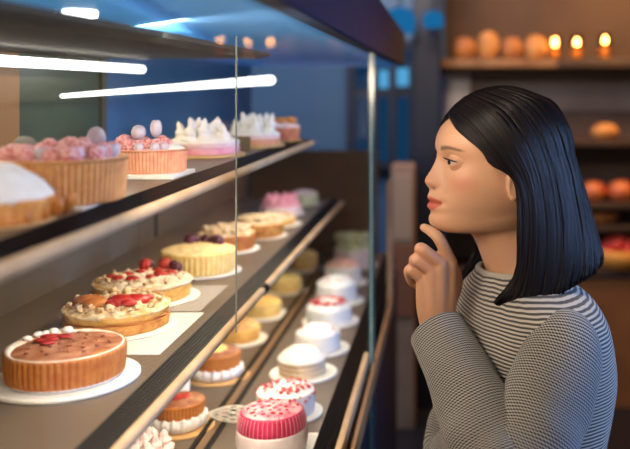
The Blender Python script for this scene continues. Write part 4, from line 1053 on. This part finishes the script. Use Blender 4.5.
# ------------------------------------------------------------------ light and camera
WARM = (1, .80, .58); WHITE = (1, .80, .57)
for k, dz, pw in ((1, -.021, 5.2), (2, -.021, 5.6)):
    z = ZS[k]+dz
    cpart(MB().box(-.352, -.340, .3, 2.1 if k == 1 else 2.7, z+.004, z+.008), 'led_strip', mat('led_body%d' % k, (.7, .7, .68), .4))
    area('strip_light', (-.346, 1.3, z), (-.45, 1.3, z-.25), .012, pw, WHITE, 2.0)
area('front_light', (-.174, 1.4, ZR-.012), (-.974, 1.4, ZR-.62), .012, 2.3, WHITE, 2.2)  # added wash light for the shelf fronts, turned out of view
area('tube_light', (-.57, 1.05, H+.05), (-.46, 1.05, H-.2), .03, 2.0, WHITE, 1.2)
area('case_glow', (-.31, .98, ZR-.02), (.03, 1.27, 1.39), .05, 4.6, WARM, .5)  # added key light for her face, hidden inside the case
area('face_key_fill', (-.75, .45, 2.7), (0, 1.2, 1.35), .25, 34, WARM)  # added warm overhead key for her face, no fixture there
area('panel_fill', (-.3, 3.5, 2.5), (.06, 4.42, 1.6), .3, 9, (.85, .78, 1.))  # added cool light to brighten the lavender panel
area('cabinet_fill', (-.12, 3.2, 2.3), (-.17, 3.95, 1.2), .2, 6, (1, .72, .5))  # added warm light to brighten the tan cabinet
area('blue_rim_fill', (2.2, 1.2, 1.7), (.2, 1.25, 1.25), .9, 12, (.32, .52, 1.))  # added blue rim light; the right wall has no window
area('bread_spot', (.7, 3.8, 2.7), (.4, 4.35, 1.7), .3, 3.2, (1, .55, .22))
area('camera_side_fill', (.65, -1.2, 1.92), (-.45, 1.2, 1.3), .6, 2, (1, .80, .58))  # added frontal fill from behind the camera, no lamp there
area('case_end_fill', (-.215, .28, H-.02), (-.30, 1.25, 1.27), .16, .8, (1, .72, .46))  # added fill at the near end of the case, out of frame
area('rack_spot', (1.1, 3.7, 2.4), (1.0, 4.3, 1.1), .3, 20, (1, .55, .25))
area('blue_spot', (-1.9, 2.2, 2.6), (-1.6, 3.6, 1.3), .8, 45, (.45, .68, 1.))
# pendant lamps outside the frame on the right; their reflections show in the glass
def linear(a, b, label):
    a = Vector(a); b = Vector(b); c = (a+b)/2
    t = thing('linear_lamp', c, label, 'lamp')
    MB().tube([a-c, (0, 0, 0), b-c], .05, 12).build('light_tube', emat('tube_soft', (.75, .85, 1.), 2.), t)
    for e in (a, b): MB().tube([e-c, Vector((e.x-c.x, e.y-c.y, 2.8-c.z))], .004, 6).build('cord', M_navy, t)
XG = -.157
def mirror(px, py, Y): p = W(px, py, Y); return Vector((2*XG-p.x, p.y, p.z))
#linear(mirror(125, -4, 3.0), mirror(236, 52, 3.4), 'slanted linear ceiling lamp hanging right of the counter, outside the view')

for o_ in bpy.data.objects:
    if o_.name == 'blue_rim_fill': o_.data.spread = math.radians(75)
wd_ = bpy.data.worlds.new('World'); SC.world = wd_; wd_.use_nodes = True
wd_.node_tree.nodes['Background'].inputs[0].default_value = (.75, .64, .54, 1); wd_.node_tree.nodes['Background'].inputs[1].default_value = .10
cam = bpy.data.cameras.new('Camera'); co = bpy.data.objects.new('Camera', cam); COL.objects.link(co)
co.location = (0, 0, H); co.rotation_euler = (PI/2, 0, 0)
cam.sensor_width = 36; cam.lens = F/630*36; cam.shift_x = -(PX-315)/630; cam.shift_y = -(224.5-PY)/630
cam.clip_start = .02; cam.dof.use_dof = True; cam.dof.focus_distance = 1.18; cam.dof.aperture_fstop = cam.lens/17.
SC.camera = co
vs = SC.view_settings; vs.view_transform = 'Standard'; vs.look = 'None'; vs.gamma = 1; vs.use_curve_mapping = False; vs.exposure = 0.
